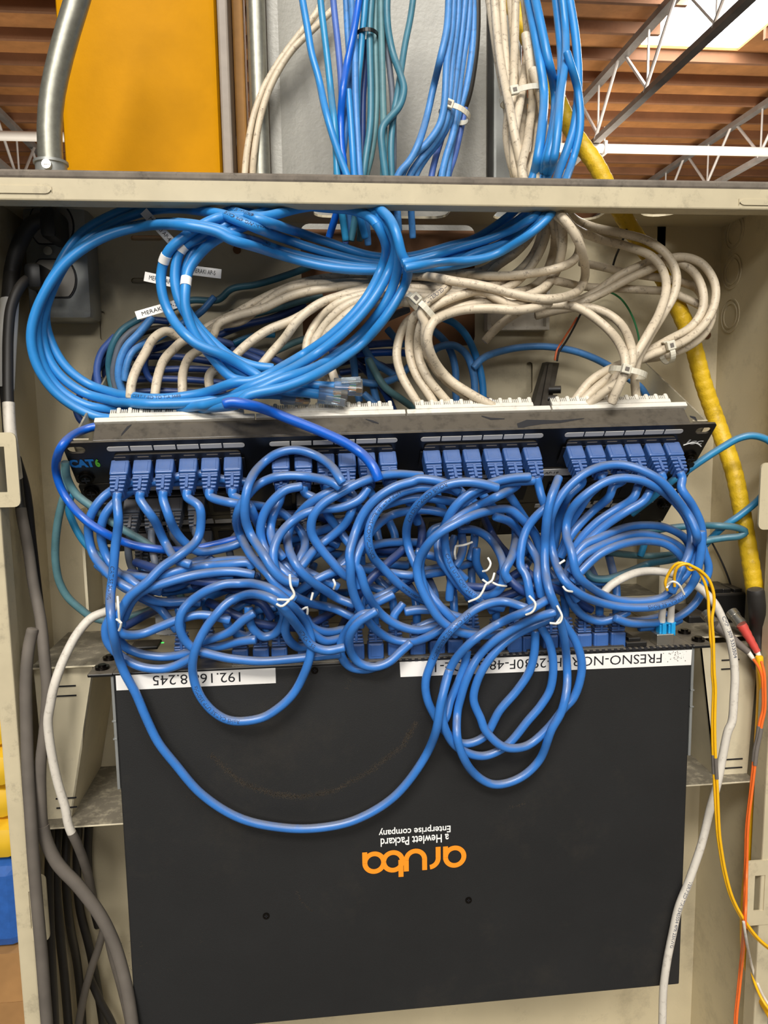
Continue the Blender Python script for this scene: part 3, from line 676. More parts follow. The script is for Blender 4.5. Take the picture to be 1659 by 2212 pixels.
# ================================================================== CABLES
# Each cable is a smooth tube laid through control points; a cable listed later lies in front of (rests on) those listed before it.
CABLES = []
def parse(spec):
    pts = []; crop = CROPS['X']; pin0 = pin1 = 0; plugs = []
    for tok in spec.split():
        if tok in CROPS: crop = CROPS[tok]; continue
        if tok[0] in 'pqs' and tok[1:].isdigit():
            k = int(tok[1:]) - 1
            if tok[0] == 'p': fr = panel_plug_frame(k, 0)
            elif tok[0] == 'q': fr = panel_plug_frame(k % 24, 1 + k // 24)
            else: fr = sw_frame(*SWX[k])
            plugs.append((tok[0], fr)); seq = [fr @ Vector((0, 0, z)) for z in (.0262, .0310)]
            if pts: seq.reverse(); pin1 = 1
            else: pin0 = 1
            for w in seq:
                x, y = proj(w); pts.append((x, y, w.y))
            continue
        v = [float(t) for t in tok.split(',')]
        if plugs and len(pts) == 2 and tok[0] not in 'pqs' and plugs[0][0] in 'pq' and crop[1] + v[1] / crop[2] < pts[1][1] + 9: continue
        pts.append((crop[0] + v[0] / crop[2], crop[1] + v[1] / crop[2], v[2] / 1000 if len(v) > 2 else None))
    # drop doubled points where one stretch of coordinates hands over to the next
    def turn(a, b, c):
        u = np.array(b[:2]) - np.array(a[:2]); v = np.array(c[:2]) - np.array(b[:2])
        return math.degrees(math.acos(max(-1, min(1, float(u @ v) / (np.hypot(*u) * np.hypot(*v) + 1e-9)))))
    i = 2 if pin0 else 1
    while i < len(pts) - 1:
        d = math.hypot(pts[i + 1][0] - pts[i][0], pts[i + 1][1] - pts[i][1])
        if d < 7 or (d < 150 and i + 2 < len(pts) and turn(pts[i - 1], pts[i], pts[i + 1]) > 98 and turn(pts[i], pts[i + 1], pts[i + 2]) > 98):
            k = i if pts[i + 1][2] is not None else i + 1
            if i + 1 == len(pts) - 1: k = i
            del pts[k]; i = max(1, i - 1); continue
        i += 1
    return pts, pin0, pin1, plugs
def panel_plug_frame(k, row):
    u, v = PORT[k]; v = PV + row * UH
    ex, ey, ez = EU, EV, EN
    return frame(pp(u, v, .002), ex, ey, ez)
SWX = []
for x, yr in ((392, .009), (440, .030), (518, .009), (563, .009), (603, .009), (660, .009), (700, .030), (770, .009), (812, .009), (855, .009), (903, .009), (945, .009), (984, .009),
              (1035, .030), (1075, .009), (1112, .009), (1146, .009), (1190, .009), (1225, .009), (1263, .009), (1299, .009), (1336, .009)):
    p_ = P(x, 1402 - (x - 390) * .035, SY + .004); SWX.append((p_.x, yr))

def cable(mat, r, spec, label, Y=600, group=None, name='patch_cable', cat='cable', behind=False, obst=True, pin=(0, 0), plugmat='patch_plug', bands=None, text=None, rib=None, push=True):
    pts, p0, p1, plugs = parse(spec)
    if pts[0][1] < -30: pts.insert(0, (pts[0][0] + (pts[0][0] - pts[1][0]) * .6, pts[0][1] - 1100, pts[0][2]))     # the run goes on above the picture
    if pts[-1][1] > 2222: pts.append((pts[-1][0] * 1.01, pts[-1][1] + 260, pts[-1][2]))
    CABLES.append(dict(mat=mat, r=r / 1000, pts=pts, label=label, Y=Y / 1000, group=group, name=name, cat=cat, behind=behind, obst=obst,
                       pin=(pin[0] or p0, pin[1] or p1), plugs=plugs, plugmat=plugmat, bands=bands, text=text, rib=rib, push=push))
    return CABLES[-1]

def catmull(pts, n=14):
    """centripetal spline through rows of (x, y, Y)"""
    p = np.array(pts, float); k = len(p)
    if k < 3:
        t = np.linspace(0, 1, 12)[:, None]; return p[0] * (1 - t) + p[-1] * t
    P0 = np.vstack([2 * p[0] - p[1], p, 2 * p[-1] - p[-2]]); out = []
    for i in range(1, k):
        a, b, c, d = P0[i - 1], P0[i], P0[i + 1], P0[i + 2]
        def dt(u, v): return max(np.hypot(*(u[:2] - v[:2])) ** .5, 1e-3)
        t0 = 0; t1 = t0 + dt(a, b); t2 = t1 + dt(b, c); t3 = t2 + dt(c, d)
        m = max(3, int(np.hypot(*(b[:2] - c[:2])) / 5)); t = np.linspace(t1, t2, m, endpoint=(i == k - 1))[:, None]
        A1 = (t1 - t) / (t1 - t0) * a + (t - t0) / (t1 - t0) * b; A2 = (t2 - t) / (t2 - t1) * b + (t - t1) / (t2 - t1) * c; A3 = (t3 - t) / (t3 - t2) * c + (t - t2) / (t3 - t2) * d
        B1 = (t2 - t) / (t2 - t0) * A1 + (t - t0) / (t2 - t0) * A2; B2 = (t3 - t) / (t3 - t1) * A2 + (t - t1) / (t3 - t1) * A3
        q = (t2 - t) / (t2 - t1) * B1 + (t - t1) / (t2 - t1) * B2
        lo, hi = min(b[2], c[2]), max(b[2], c[2]); q[:, 2] = np.clip(q[:, 2], lo, hi); out.append(q)
    return np.vstack(out)
def gauss(a, s):
    n = int(3 * s); k = np.exp(-.5 * (np.arange(-n, n + 1) / s) ** 2); k /= k.sum()
    return np.convolve(np.pad(a, n, mode='edge'), k, 'valid')
def resample(q, step=4.5):
    d = np.r_[0, np.cumsum(np.hypot(np.diff(q[:, 0]), np.diff(q[:, 1])))]; m = max(8, int(d[-1] / step)); s = np.linspace(0, d[-1], m)
    return np.stack([np.interp(s, d, q[:, j]) for j in range(3)], 1)

def solve_cables():
    PXY = np.zeros((0, 2)); PY = np.zeros(0); PR = np.zeros(0)
    oxy = np.array([proj(o[0]) for o in OBST]) if OBST else np.zeros((0, 2)); oy = np.array([o[0].y for o in OBST]); orr = np.array([o[1] for o in OBST])
    fw = np.array(FWD); 
    for c in CABLES:
        if c.get('parts'): continue
        p = c['pts']; Ys = [q[2] for q in p]; idx = [i for i, v in enumerate(Ys) if v is not None]
        if not idx: Ys = [c['Y']] * len(p)
        else:
            # free points sit at the cable's own depth; depths given pull their neighbours
            base = [c['Y']] * len(p); Ys = list(np.interp(range(len(p)), idx, [p[i][2] for i in idx])) if len(idx) > 1 or not c['plugs'] else base
            if c['plugs']:
                for i in range(len(p)):
                    if p[i][2] is not None: Ys[i] = p[i][2]
                    else:
                        dn = min(abs(i - j) for j in idx)
                        if dn >= 2 and len(idx) == 2: Ys[i] = c['Y']
        q = resample(catmull([(a[0], a[1], y) for a, y in zip(p, Ys)])); n = len(q); q[:, 2] = gauss(q[:, 2], 4)
        x, y, Y = q[:, 0], q[:, 1], q[:, 2].copy(); r = c['r']; lim = Y.copy()
        rays = np.array([ray(a, b) for a, b in zip(x, y)]); Dk = (rays @ fw) / rays[:, 1]        # axial depth per unit Y
        free = np.ones(n, bool)
        k0 = 7
        if c['pin'][0]: free[:k0] = False
        if c['pin'][1]: free[-k0:] = False
        if not c['behind']:
            # rest in front of the panels' faces and of the switch cover
            o = np.array(PA); nn = np.array(EN); t = ((o - np.array(CAM)) @ nn) / (rays @ nn); hit = np.array(CAM) + rays * t[:, None]; w = hit - o
            uu, vv = w @ np.array(EU), w @ np.array(EV); on = (uu > -.003) & (uu < PW + .003) & (vv > 0) & (vv < 3 * UH) & free
            lim = np.where(on, np.minimum(lim, hit[:, 1] - r - .004), lim)
            Z = 1.5 + rays[:, 2] / rays[:, 1] * SY; X = rays[:, 0] / rays[:, 1] * SY
            onc = (Z < SZ + .006) & (X > SX0 - .022) & (X < SX1 + .02)
            lim = np.where(onc & free, np.minimum(lim, SY - r - .0022), lim)
        def push(lim, axy, ay, ar):
            if not len(ay) or not c['push']: return lim
            m = (axy[:, 0] > x.min() - 40) & (axy[:, 0] < x.max() + 40) & (axy[:, 1] > y.min() - 40) & (axy[:, 1] < y.max() + 40)
            axy, ay, ar = axy[m], ay[m], ar[m]
            if not len(ay): return lim
            d = np.hypot(x[:, None] - axy[None, :, 0], y[:, None] - axy[None, :, 1]) * (np.minimum(lim, .62) * Dk / FPX)[:, None]
            s = r + ar[None, :]; cl = np.where(d < s, np.sqrt(np.maximum(0, s * s - d * d)) * 1.02, -9)
            need = np.where(d < s, ay[None, :] - cl, 9).min(1)
            return np.where(free, np.minimum(lim, need), lim)
        if c['obst'] and not c['behind']: lim = push(lim, oxy, oy, orr)
        lim = push(lim, PXY, PY, PR)
        Y = np.minimum(Y, lim)
        # own coils: a later turn rests on the earlier one
        for i in range(20, n):
            if not free[i]: continue
            j = np.arange(0, i - 14); d = np.hypot(x[i] - x[j], y[i] - y[j]) * (Y[i] * Dk[i] / FPX); h = d < 2 * r
            if h.any(): Y[i] = min(Y[i], (Y[j][h] - np.sqrt(4 * r * r - d[h] ** 2)).min())
        tgt = Y.copy(); Yp = np.pad(Y, 5, mode='edge'); mn = np.min([Yp[i:i + n] for i in range(11)], 0)
        Y = gauss(mn, 4.0); Y = np.minimum(Y, .5 * Y + .5 * tgt)
        Y = gauss(Y, 1.5)
        if c['pin'][0]:
            w = np.clip((np.arange(n) - 3) / 10, 0, 1); Y = q[:, 2] * (1 - w) + Y * w
        if c['pin'][1]:
            w = np.clip((np.arange(n)[::-1] - 3) / 10, 0, 1); Y = q[:, 2] * (1 - w) + Y * w
        if c['behind']:
            zone = np.clip(1 - np.maximum(np.maximum(372 - y, y - 446), 0) / 26, 0, 1); Y = np.where(zone > 0, np.maximum(Y, (.597 + r) * zone + Y * (1 - zone)), Y)
        # stay between the cabinet's side walls
        tx = rays[:, 0] / rays[:, 1]; Zc = 1.5 + rays[:, 2] / rays[:, 1] * Y
        lw = np.where((tx < -.2) & (Zc < 1.66) & (Zc > .8), (-(XL + .0035) - r) / np.maximum(-tx, .2), 9); rw = np.where((tx > .4) & (Zc < 1.66) & (Zc > .8) & (Y > .6), (XR - .0035 - r) / np.maximum(tx, .4), 9)
        Y = gauss(np.minimum(Y, np.minimum(lw, rw)), 1.0)
        if c['mat'] == 'sky_blue' and c.get('stretch'):
            zone = np.clip((y - 876) / 14, 0, 1) * np.clip((x - 200) / 30, 0, 1); Y = np.where(zone > 0, np.maximum(Y, .604 * zone + Y * (1 - zone)), Y)
        c['x'], c['y'], c['yy'] = x, y, Y
        c['w'] = [CAM + Vector(rv) * (v / rv[1]) for rv, v in zip(rays, Y)]
        PXY = np.vstack([PXY, np.stack([x, y], 1)]); PY = np.r_[PY, Y]; PR = np.r_[PR, np.full(n, r)]

def wrap_print(c, s, start, size, parent, mat='ink_soft', flip=False, side=0.0):
    """jacket print: letters bent round the cable, facing outwards towards the room"""
    w = c['w']; d = [0]
    for i in range(1, len(w)): d.append(d[-1] + (w[i] - w[i - 1]).length)
    L = d[-1]; v, f = text_geo(s, size); r = c['r'] + .00008; out = []
    for (tx, ty) in v:
        sl = start * L + (tx if not flip else -tx); sl = max(0, min(L - 1e-6, sl)); i = min(len(w) - 2, max(0, int(np.searchsorted(d, sl)) - 1))
        t = (w[i + 1] - w[i]).normalized(); p = w[i].lerp(w[i + 1], (sl - d[i]) / max(1e-9, d[i + 1] - d[i]))
        up = Vector((0, -1, .25)); up = (up - t * up.dot(t)).normalized(); sd = t.cross(up) * (1 if not flip else -1)
        a = (ty - size * .36) / r + side; out.append(p + (up * math.cos(a) - sd * math.sin(a)) * r)
    m = MB(); m.add(out, f); m.build('jacket_print', mat, parent)

def join_stretches():
    '''a cable whose stretches lie at different depths is laid piecewise and becomes one again here'''
    for c in list(CABLES):
        if c.get('parts'):
            ps = c['parts']; x = np.concatenate([p['x'] for p in ps]); y = np.concatenate([p['y'] for p in ps]); Y = np.concatenate([p['yy'] for p in ps]); keep = np.r_[True, np.hypot(np.diff(x), np.diff(y)) > 1.5]
            x, y, Y = x[keep], y[keep], Y[keep]; Ys = gauss(Y, 7); b = 0; wgt = np.zeros(len(Y))
            for p in ps[:-1]:
                b += len(p['x']); wgt = np.maximum(wgt, np.clip(1.6 - np.abs(np.arange(len(Y)) - b) / 18, 0, 1))
            Y = Y * (1 - wgt) + Ys * wgt; c['x'], c['y'], c['yy'] = x, y, Y; c['w'] = [P(a, b_, d) for a, b_, d in zip(x, y, Y)]
    CABLES[:] = [c for c in CABLES if not c.get('stretch')]
def build_cables():
    for c in CABLES:
        t = thing(c['name'], c['label'], c['cat'], c['w'][len(c['w']) // 2], c['group'])
        w = c['w']; a0, a1 = (w[0] - w[1]).normalized(), (w[-1] - w[-2]).normalized(); r = c['r']
        pts = [w[0] + a0 * r * .45, w[0] + a0 * r * .3] + w + [w[-1] + a1 * r * .3, w[-1] + a1 * r * .45]
        m = MB()
        if c['rib']:
            d = np.r_[0, np.cumsum([(w[i + 1] - w[i]).length for i in range(len(w) - 1)])]; s_ = np.arange(0, d[-1], c['rib'] / 6); W = np.array([tuple(v) for v in w])
            q = [Vector([np.interp(a, d, W[:, k]) for k in range(3)]) for a in s_]
            m.tube(q, [r * (1 + (.035 if i % 6 in (2, 3) else -.02 if i % 6 == 0 else .015)) for i in range(len(q))], 18)
        else: m.tube(pts, [r * .55, r * .9] + [r] * len(w) + [r * .9, r * .55], 12)
        jk = m.build('jacket', c['mat'], t, True)
        for kind, fr in c['plugs']: place_plug(t, c['plugmat'], fr, .93 if kind == 's' else 1.0)
        for b in c['bands'] or ():
            f0, f1, mat, grow = b; i0, i1 = int(f0 * (len(w) - 1)), max(int(f0 * (len(w) - 1)) + 1, int(f1 * (len(w) - 1)))
            m = MB(); m.tube(w[i0:i1 + 1] + ([w[-1] + a1 * r * .7] if f1 >= 1 else []), r * grow, 12); m.build('sleeve', mat, t, True, label=b[4] if len(b) > 4 else None) if False else m.build('sleeve', mat, t, True)
        for s in c['text'] or ():
            wrap_print(c, s[0], s[1], s[2] / 1000, t, s[3] if len(s) > 3 else 'ink_soft', s[4] if len(s) > 4 else False, s[5] if len(s) > 5 else 0.0)
        c['obj'] = t; c['jk'] = jk
# obstacles exist before cables are laid: register the plugs' solid samples
for k in range(24):
    fr = panel_plug_frame(k, 0)
    for z in (.002, .008, .014, .02, .026, .031): OBST.append((fr @ Vector((0, 0, z)), .0066))
for x, yr in SWX:
    fr = sw_frame(x, yr)
    for z in (.002, .008, .014, .02, .026): OBST.append((fr @ Vector((0, 0, z)), .0062))

ORD = ('first', 'second', 'third', 'fourth', 'fifth', 'sixth')
GRP = ('leftmost', 'second', 'third', 'rightmost')
def plab(k): return ORD[k % 6] + ' port of the ' + GRP[k // 6] + ' group on the top patch panel'
GD = 'dark cables at the back of the cabinet'; GU = 'cables hanging in front of the steel post'; GW = 'cream cables fanning down inside the cabinet'
GC = 'sky blue coiled access point cables'; GT = 'blue patch cables in the tangle'; GL = 'heavy cables along the left side'

# ---- hanging cables in front of the steel post, entering through the top
def hang(mat, r, spec, label, Y=690, g=GU, **k): return cable(mat, r, spec, label, Y, g, 'network_cable', behind=True, **k)
hang('cream', 2.9, 'X 700,-40,733 688,20,731 650,70,730 605,130,729 570,190,728 548,250,727 536,310,726 529,372,726 528,430,726', 'upper cream cable arching left across the steel post to behind the cabinet', g=None)
hang('cream', 2.9, 'X 720,20,738 680,60,737 630,110,736 590,175,735 566,240,734 552,310,732 546,372,730 546,430,730', 'lower cream cable arching left across the steel post to behind the cabinet', g=None)
hang('slate', 2.7, 'L 905,-60,705 905,200 930,450 955,700 962,1000 960,1260,668 960,1500,672 930,1750,682', 'thin grey cable hanging beside the kinked teal cable')
hang('violet_blue', 2.8, 'L 525,-60,712 540,100 565,330 585,560 590,720 575,1000 555,1260,670 600,1500,676 620,1750,688', 'violet blue cable hanging behind the bright royal blue one on the post')
hang('worn_blue', 2.8, 'L 620,-60,708 632,200 645,420 640,700 612,1000 590,1260,672 640,1500,676 660,1700,690', 'worn violet blue cable in the middle of the hanging bunch')
hang('navy', 2.8, 'L 770,300,708 760,500 745,700 740,1000 735,1260,672 720,1500,678', 'dark blue cable deep inside the black tied bunch')
hang('grey_teal', 2.9, 'L 838,-60,700 833,150 835,400 842,650 830,900 800,1120 765,1260,668 735,1500,676 720,1720,688', 'grey teal cable on the right of the black tied bunch')
hang('teal', 2.9, 'L 808,-60,698 792,200 795,420 800,650 795,900 765,1120 745,1260,662 700,1500,672 660,1720,688', 'teal cable in the middle of the black tied bunch')
hang('cyan_jacket', 2.9, 'L 765,-60,698 748,150 735,270 722,430 705,600 700,850 690,1100 675,1260,664 690,1500,674', 'bright teal cable on the left of the black tied bunch')
hang('worn_blue', 2.9, 'L 655,-60,702 670,120 685,360 690,680 705,1000 722,1260,660 760,1500,670 780,1750,688', 'mid blue cable running straight down beside the royal blue one')
hang('sky_blue', 2.7, 'L 640,650,700 655,850 668,1050 682,1260,658 720,1500,668', 'light blue cable low in the hanging bunch')
hang('royal_blue', 3.0, 'L 722,-60,690 705,60 665,290 625,480 598,660 585,850 590,1050 606,1180 600,1260,656 560,1500,668 500,1700,688', 'bright royal blue cable slanting through the hanging bunch')
hang('cyan_jacket', 2.9, 'L 435,-60,700 445,60 470,270 495,480 515,680 540,900 552,1100 560,1260,664 590,1500,676 620,1720,690', 'blue cable second from the left edge of the hanging bunch')
hang('sky_blue', 3.0, 'L 300,-60,694 320,60 345,200 375,380 425,560 470,770 520,950 580,1130 630,1262,654 700,1480,666 760,1700,686', 'leftmost light blue cable of the hanging bunch')
hang('teal', 2.8, 'L 1110,-60,716 1085,120 1045,320 1020,480 990,680 960,850 945,1050 950,1260,668 960,1500,676', 'teal cable slanting left over the bare part of the post')
hang('grey_teal', 2.9, 'L 872,-60,702 875,200 882,500 888,750 895,1000 890,1260,662 900,1500,672 930,1700,688', 'straight teal cable right of the black tied bunch')
hang('teal', 3.0, 'L 918,-60,696 915,80 925,220 960,390 1010,530 1036,640 1005,760 940,840 890,900 875,960 885,1100 905,1260,656 930,1480,668', 'kinked teal cable bending right then back on the post')
TR = 'in the pale tie bunch on the post'
hang('power_black', 3.0, 'L 1562,-60,710 1562,200 1545,420 1500,680 1440,850 1390,1000 1330,1180 1300,1262,672 1280,1500,680', 'black cable ' + TR)
hang('violet_blue', 2.7, 'L 1475,780,704 1440,950 1400,1120 1355,1262,664 1330,1500,676', 'violet blue cable on the right edge ' + TR)
hang('violet_blue', 2.7, 'L 1340,850,704 1310,980 1265,1130 1235,1262,666 1210,1500,676', 'violet blue cable on the left edge ' + TR)
hang('worn_blue', 2.9, 'L 1532,-60,700 1535,150 1525,360 1480,640 1425,830 1380,1020 1345,1262,662 1320,1500,674', 'first blue cable from the black one ' + TR)
hang('worn_blue', 2.9, 'L 1510,-60,698 1495,200 1460,430 1415,760 1390,950 1340,1120 1308,1262,660 1290,1500,672', 'second blue cable from the black one ' + TR)
hang('worn_blue', 2.9, 'L 1480,-60,696 1460,150 1425,420 1390,700 1365,860 1290,1010 1195,1130 1120,1262,658 1090,1450,668 1100,1700,686', 'third blue cable from the black one ' + TR)
hang('worn_blue', 2.9, 'L 1430,-60,694 1420,150 1385,420 1360,700 1335,880 1240,1040 1150,1150 1080,1262,655 1050,1450,666', 'fourth blue cable from the black one ' + TR)
hang('worn_blue', 2.9, 'L 1395,-60,697 1380,200 1345,440 1325,760 1290,900 1200,1030 1100,1120 1020,1262,652 990,1450,664 1000,1650,682', 'fifth blue cable from the black one ' + TR)
hang('worn_blue', 2.9, 'L 1360,-60,693 1345,200 1300,410 1250,620 1195,860 1140,1030 1080,1150 1010,1230 980,1300,650 960,1480,662', 'blue cable leaving the pale tie bunch early, nearest the bare post')

# ---- dark cables behind everything inside
def dark(mat, r, spec, label, Y=682, **k): return cable(mat, r, spec, label, Y, GD, 'network_cable', behind=True, **k)
BK = 'at the back of the cabinet, '
for i, (mat, sp) in enumerate((('navy', 'N 230,520,690 500,525 720,520 950,535'), ('navy', 'N 240,600,688 450,592 700,600 980,625'), ('navy', 'N 280,690,684 480,680 720,690 950,700'), ('navy', 'N 240,440,690 450,430 660,440 860,470'),
        ('navy', 'N 430,380,690 600,335 800,330 980,380'), ('navy', 'N 540,180,690 430,172 330,205 240,260 175,345 150,450 170,580'), ('navy', 'N 880,290,690 1050,222 1300,150 1500,60'),
        ('navy', 'N 950,230,690 1150,190 1350,140 1520,60'), ('power_black', 'J 0,760,692 150,720 300,640 450,580'), ('navy', 'J 700,1140,684 900,1112 1080,1100'), ('navy', 'J 620,1100,690 800,1060 950,1090 1100,1180'), ('power_black', 'N 250,300,692 420,240 560,230'),
        ('navy', 'N 100,470,688 90,560 120,640 170,700'), ('slate', 'N 120,640,682 60,600 10,640 -10,740 20,830 90,880'), ('navy', 'X 215,860,680 205,830 215,790 240,760'), ('navy', 'J 560,960,690 700,1010 860,1130 1000,1290'))):
    dark(mat, 3.0, sp, 'dark cable buried behind the cream cables and the sky blue coil')
dark('teal', 3.0, 'J 560,430,690 480,470 300,535 150,578 0,605 N 900,25 700,30 560,90', 'dark teal cable leading left above the cream cables')
dark('grey_teal', 2.8, 'N 950,175,686 1150,130 1350,80 1480,40 1640,0', 'dark green cable just below the upper cream cables')
dark('violet_blue', 3.0, 'N 880,310,684 1000,345 1120,385 1250,425 1400,500', 'violet blue cable crossing under the two long cream cables')
dark('violet_blue', 3.0, 'N 1000,385,682 1130,425 1240,480 1350,560', 'second violet blue cable under the two long cream cables')
dark('cyan_jacket', 2.8, 'N 1020,335,682 1100,300 1200,275 1300,275', 'short cyan cable showing between the long cream cables')
dark('grey_teal', 3.0, 'N 1250,420,684 1350,375 1450,330 1540,300 J 640,880 760,800', 'teal cable sloping up right of the long cream cables')
dark('violet_blue', 3.0, 'N 160,290,672 65,400 32,520 45,660', 'violet blue cable forming the left edge of the back bundle')
dark('teal', 3.0, 'N 330,165,674 210,245 145,350 118,480 130,600 155,690', 'teal cable curving down at the left of the back bundle')
dark('slate', 2.8, 'N 400,185,676 270,260 200,340 165,450 150,560 175,690', 'slate cable curving down inside the teal one')
dark('worn_blue', 3.4, 'N 425,155,664 330,270 245,360 198,470 190,590 225,710', 'light worn blue cable curving down below a white flag label')
dark('worn_blue', 3.0, 'N 870,10,674 785,105 690,170 570,235 455,305 375,335 280,410 240,520 230,600', 'worn blue cable crossing behind the cream strands')
dark('navy', 2.8, 'N 430,350,676 380,440 378,520 410,590 480,630', 'dark blue cable hooking down between two cream strands')
for i, (mat, sp, lb) in enumerate((('violet_blue', 'J 560,1010,676 700,985 850,965 1050,950 1150,960', 'violet cable running level behind the sky blue coil'),
      ('royal_blue', 'J 620,1050,674 850,1018 1080,1012 1180,1030', 'royal blue cable running level behind the sky blue coil'), ('worn_blue', 'J 850,980,670 900,1060 1000,1130 1120,1200', 'worn blue cable falling right beside the white coil'),
      ('worn_blue', 'J 770,980,668 785,1100 800,1250 820,1320', 'worn blue cable falling behind the loose clear plugs'), ('worn_blue', 'J 875,1050,664 900,1200 940,1360 960,1440', 'blue cable falling right of the loose clear plugs'),
      ('slate', 'J 800,1000,672 830,920 910,840 1010,785 1130,735', 'slate cable arching up behind the sky blue coil'), ('worn_blue', 'J 1000,865,668 1050,920 1100,960', 'short worn blue end behind the sky blue coil'),
      ('worn_blue', 'J 640,1150,668 720,1200 820,1200 930,1210 1060,1170 1140,1100', 'blue cable sagging behind the topmost clear plug'), ('navy', 'J 960,1220,662 1010,1320 1060,1440', 'dark blue cable falling to the toothed blocks'),
      ('grey_teal', 'J 880,1060,684 980,1230,666 1080,1305 1170,1370', 'dark teal cable falling toward the white coil'), ('worn_blue', 'J 850,1280,660 930,1350 1000,1400', 'short blue cable below the topmost clear plug'),
      ('worn_blue', 'J 1260,840,668 1380,960 1430,1100 1435,1260 1440,1340', 'worn blue cable falling inside the white coil'), ('royal_blue', 'J 1260,1050,672 1380,1180 1500,1260 1680,1340', 'royal blue cable slanting inside the white coil'),
      ('sky_blue', 'J 1320,780,662 1420,820 1500,900 1570,1050 1605,1200 1612,1340', 'sky blue cable arching over right of the white coil'), ('worn_blue', 'J 1250,1040,660 1320,980 1420,965 1500,1020 1548,1150 1560,1320', 'small blue arch right of the white coil'),
      ('worn_blue', 'K 60,940,672 110,890 250,842 430,826 590,848 700,885 790,930 900,1000 975,1060 1020,1150', 'blue cable arching wide over the black fuse holder'))):
    dark(mat, 3.2, sp, lb)

# ---- heavy cords on the left
def heavy(mat, r, spec, label, Y, name='power_cord', **k): return cable(mat, r, spec, label, Y, GL, name, behind=True, **k)
heavy('ink', 3.0, 'X 38,990,692 58,1060 72,1180 86,1300 96,1385,692', 'thin black cord lying in the left cabinet corner', 692, push=False)
heavy('power_black', 6.0, 'X 110,474,645 75,480 48,515 29,570 22,630 18,700 13,780 9,860 7,960', 'thick black cord leaving the upper outlet with a printed white sleeve', 640, bands=[(.42, .78, 'label_white', 1.16)],
      text=[('82436 TUM 23 08', .46, 6.2, 'ink', False, -.25), ('324 1957', .5, 5, 'ink', False, .85)])
heavy('power_black', 3.9, 'X 92,600,655 62,602 40,625 24,665 18,720 17,790 18,860 22,930 34,1010 45,1100,630 60,1180 72,1260 88,1340,606 96,1420,590 102,1490,584 96,1580 88,1650,580 88,1720 95,1800 122,1862 170,1915 215,1975 245,2035,575 268,2110 280,2170 290,2260,565', 'dusty cord from the lower outlet, white taped, sweeping past the switch edge', 640, bands=[(.155, .235, 'off_white', 1.12), (.27, .62, 'dusty_rubber', 1.08), (.61, 1.0, 'dusty_rubber', 1.24)],
      text=[('LL97744', .255, 4.5, 'slate')])
heavy('dusty_rubber', 4.5, 'X 70,1362,600 62,1400 56,1470,585 57,1560 60,1660 66,1760 72,1850,566 80,1950 90,2060 96,2140 104,2260,560', 'dusty grey cable running straight down beside the cabinet frame', 575)
for i, sp in enumerate(('X 150,1705,690 142,1880 150,1990 168,2090 180,2260', 'X 130,1705,680 122,1880 128,2000 140,2120 150,2260', 'X 172,1705,692 166,1880 172,1960 196,2060 225,2240', 'X 112,1705,690 106,1900 110,2050 120,2260', 'X 196,1705,696 190,1850 196,1930 212,2000')):
    heavy('power_black', 3.8, sp, 'black cable hanging in the dark gap below the left bracket arm', 688, push=False)
heavy('dusty_rubber', 3.4, 'X 226,2000,655 212,2050 198,2090 184,2140 170,2212 165,2260', 'dark grey cable falling behind the sweeping grey one', 660, push=False)
heavy('power_black', 3.4, 'X 192,2108,672 215,2160 250,2235', 'short dark cable crossing low behind the sweeping grey one', 672, push=False)
heavy('dusty_rubber', 3.0, 'X 228,2004,650 240,2060 262,2140 280,2230', 'taped dark cable running down behind the sweeping grey one', 650, push=False)

# ---- yellow innerduct on the right
cable('loom_yellow', 7.2, 'X 1085,-60,735 1120,40,730 1180,160,705 1235,280,680 1290,360,658 1320,420,655 1360,490,660 1420,580 1462,660 1495,740 1520,830 1555,930,645 1585,1020,628 1605,1120,618 1622,1220,610 1632,1284,606', 'dirty yellow innerduct running down the right side', 655, None, 'innerduct', 'tube', behind=True, rib=.0085)
cable('power_black', 7.0, 'X 1632,1278,606 1637,1330 1640,1390 1643,1440,603', 'black taped end below the yellow innerduct', 645, None, 'taped_cable', 'cable', behind=True)
cable('fiber_yellow', 3.2, 'X 1640,1420,603 1643,1480 1641,1540 1636,1620 1628,1700 1622,1780 1615,1860 1606,2000 1612,2080 1640,2150 1668,2200', 'thin yellow tube running down beside the orange fibers', 640, None, 'innerduct', 'tube', behind=True)

# ---- wall-side fibers, fuse wires
cable('wire_orange', .9, 'K 620,670,690 590,720 545,790 510,850 500,900', 'thin dark red wire running down to the black fuse holder', 690, None, 'thin_wire', 'wire', behind=True)
cable('ink', .9, 'K 640,650,690 600,730 560,800 520,860 512,905', 'thin black wire running down to the black fuse holder', 690, None, 'thin_wire', 'wire', behind=True)
cable('wire_green', .9, 'K 700,575,690 780,530 850,560 910,640 950,750 965,860', 'thin green wire curving right behind the cream loops', 690, None, 'thin_wire', 'wire', behind=True)
cable('ink', 1.0, 'K 890,190,690 860,270 830,340 810,410', 'thin black wire below the yellow innerduct near the top', 690, None, 'thin_wire', 'wire', behind=True)
cable('ink', .9, 'O 480,190,690 600,420 700,640 780,850 830,1030', 'thin black wire falling to the black fiber box', 690, None, 'thin_wire', 'wire', behind=True)

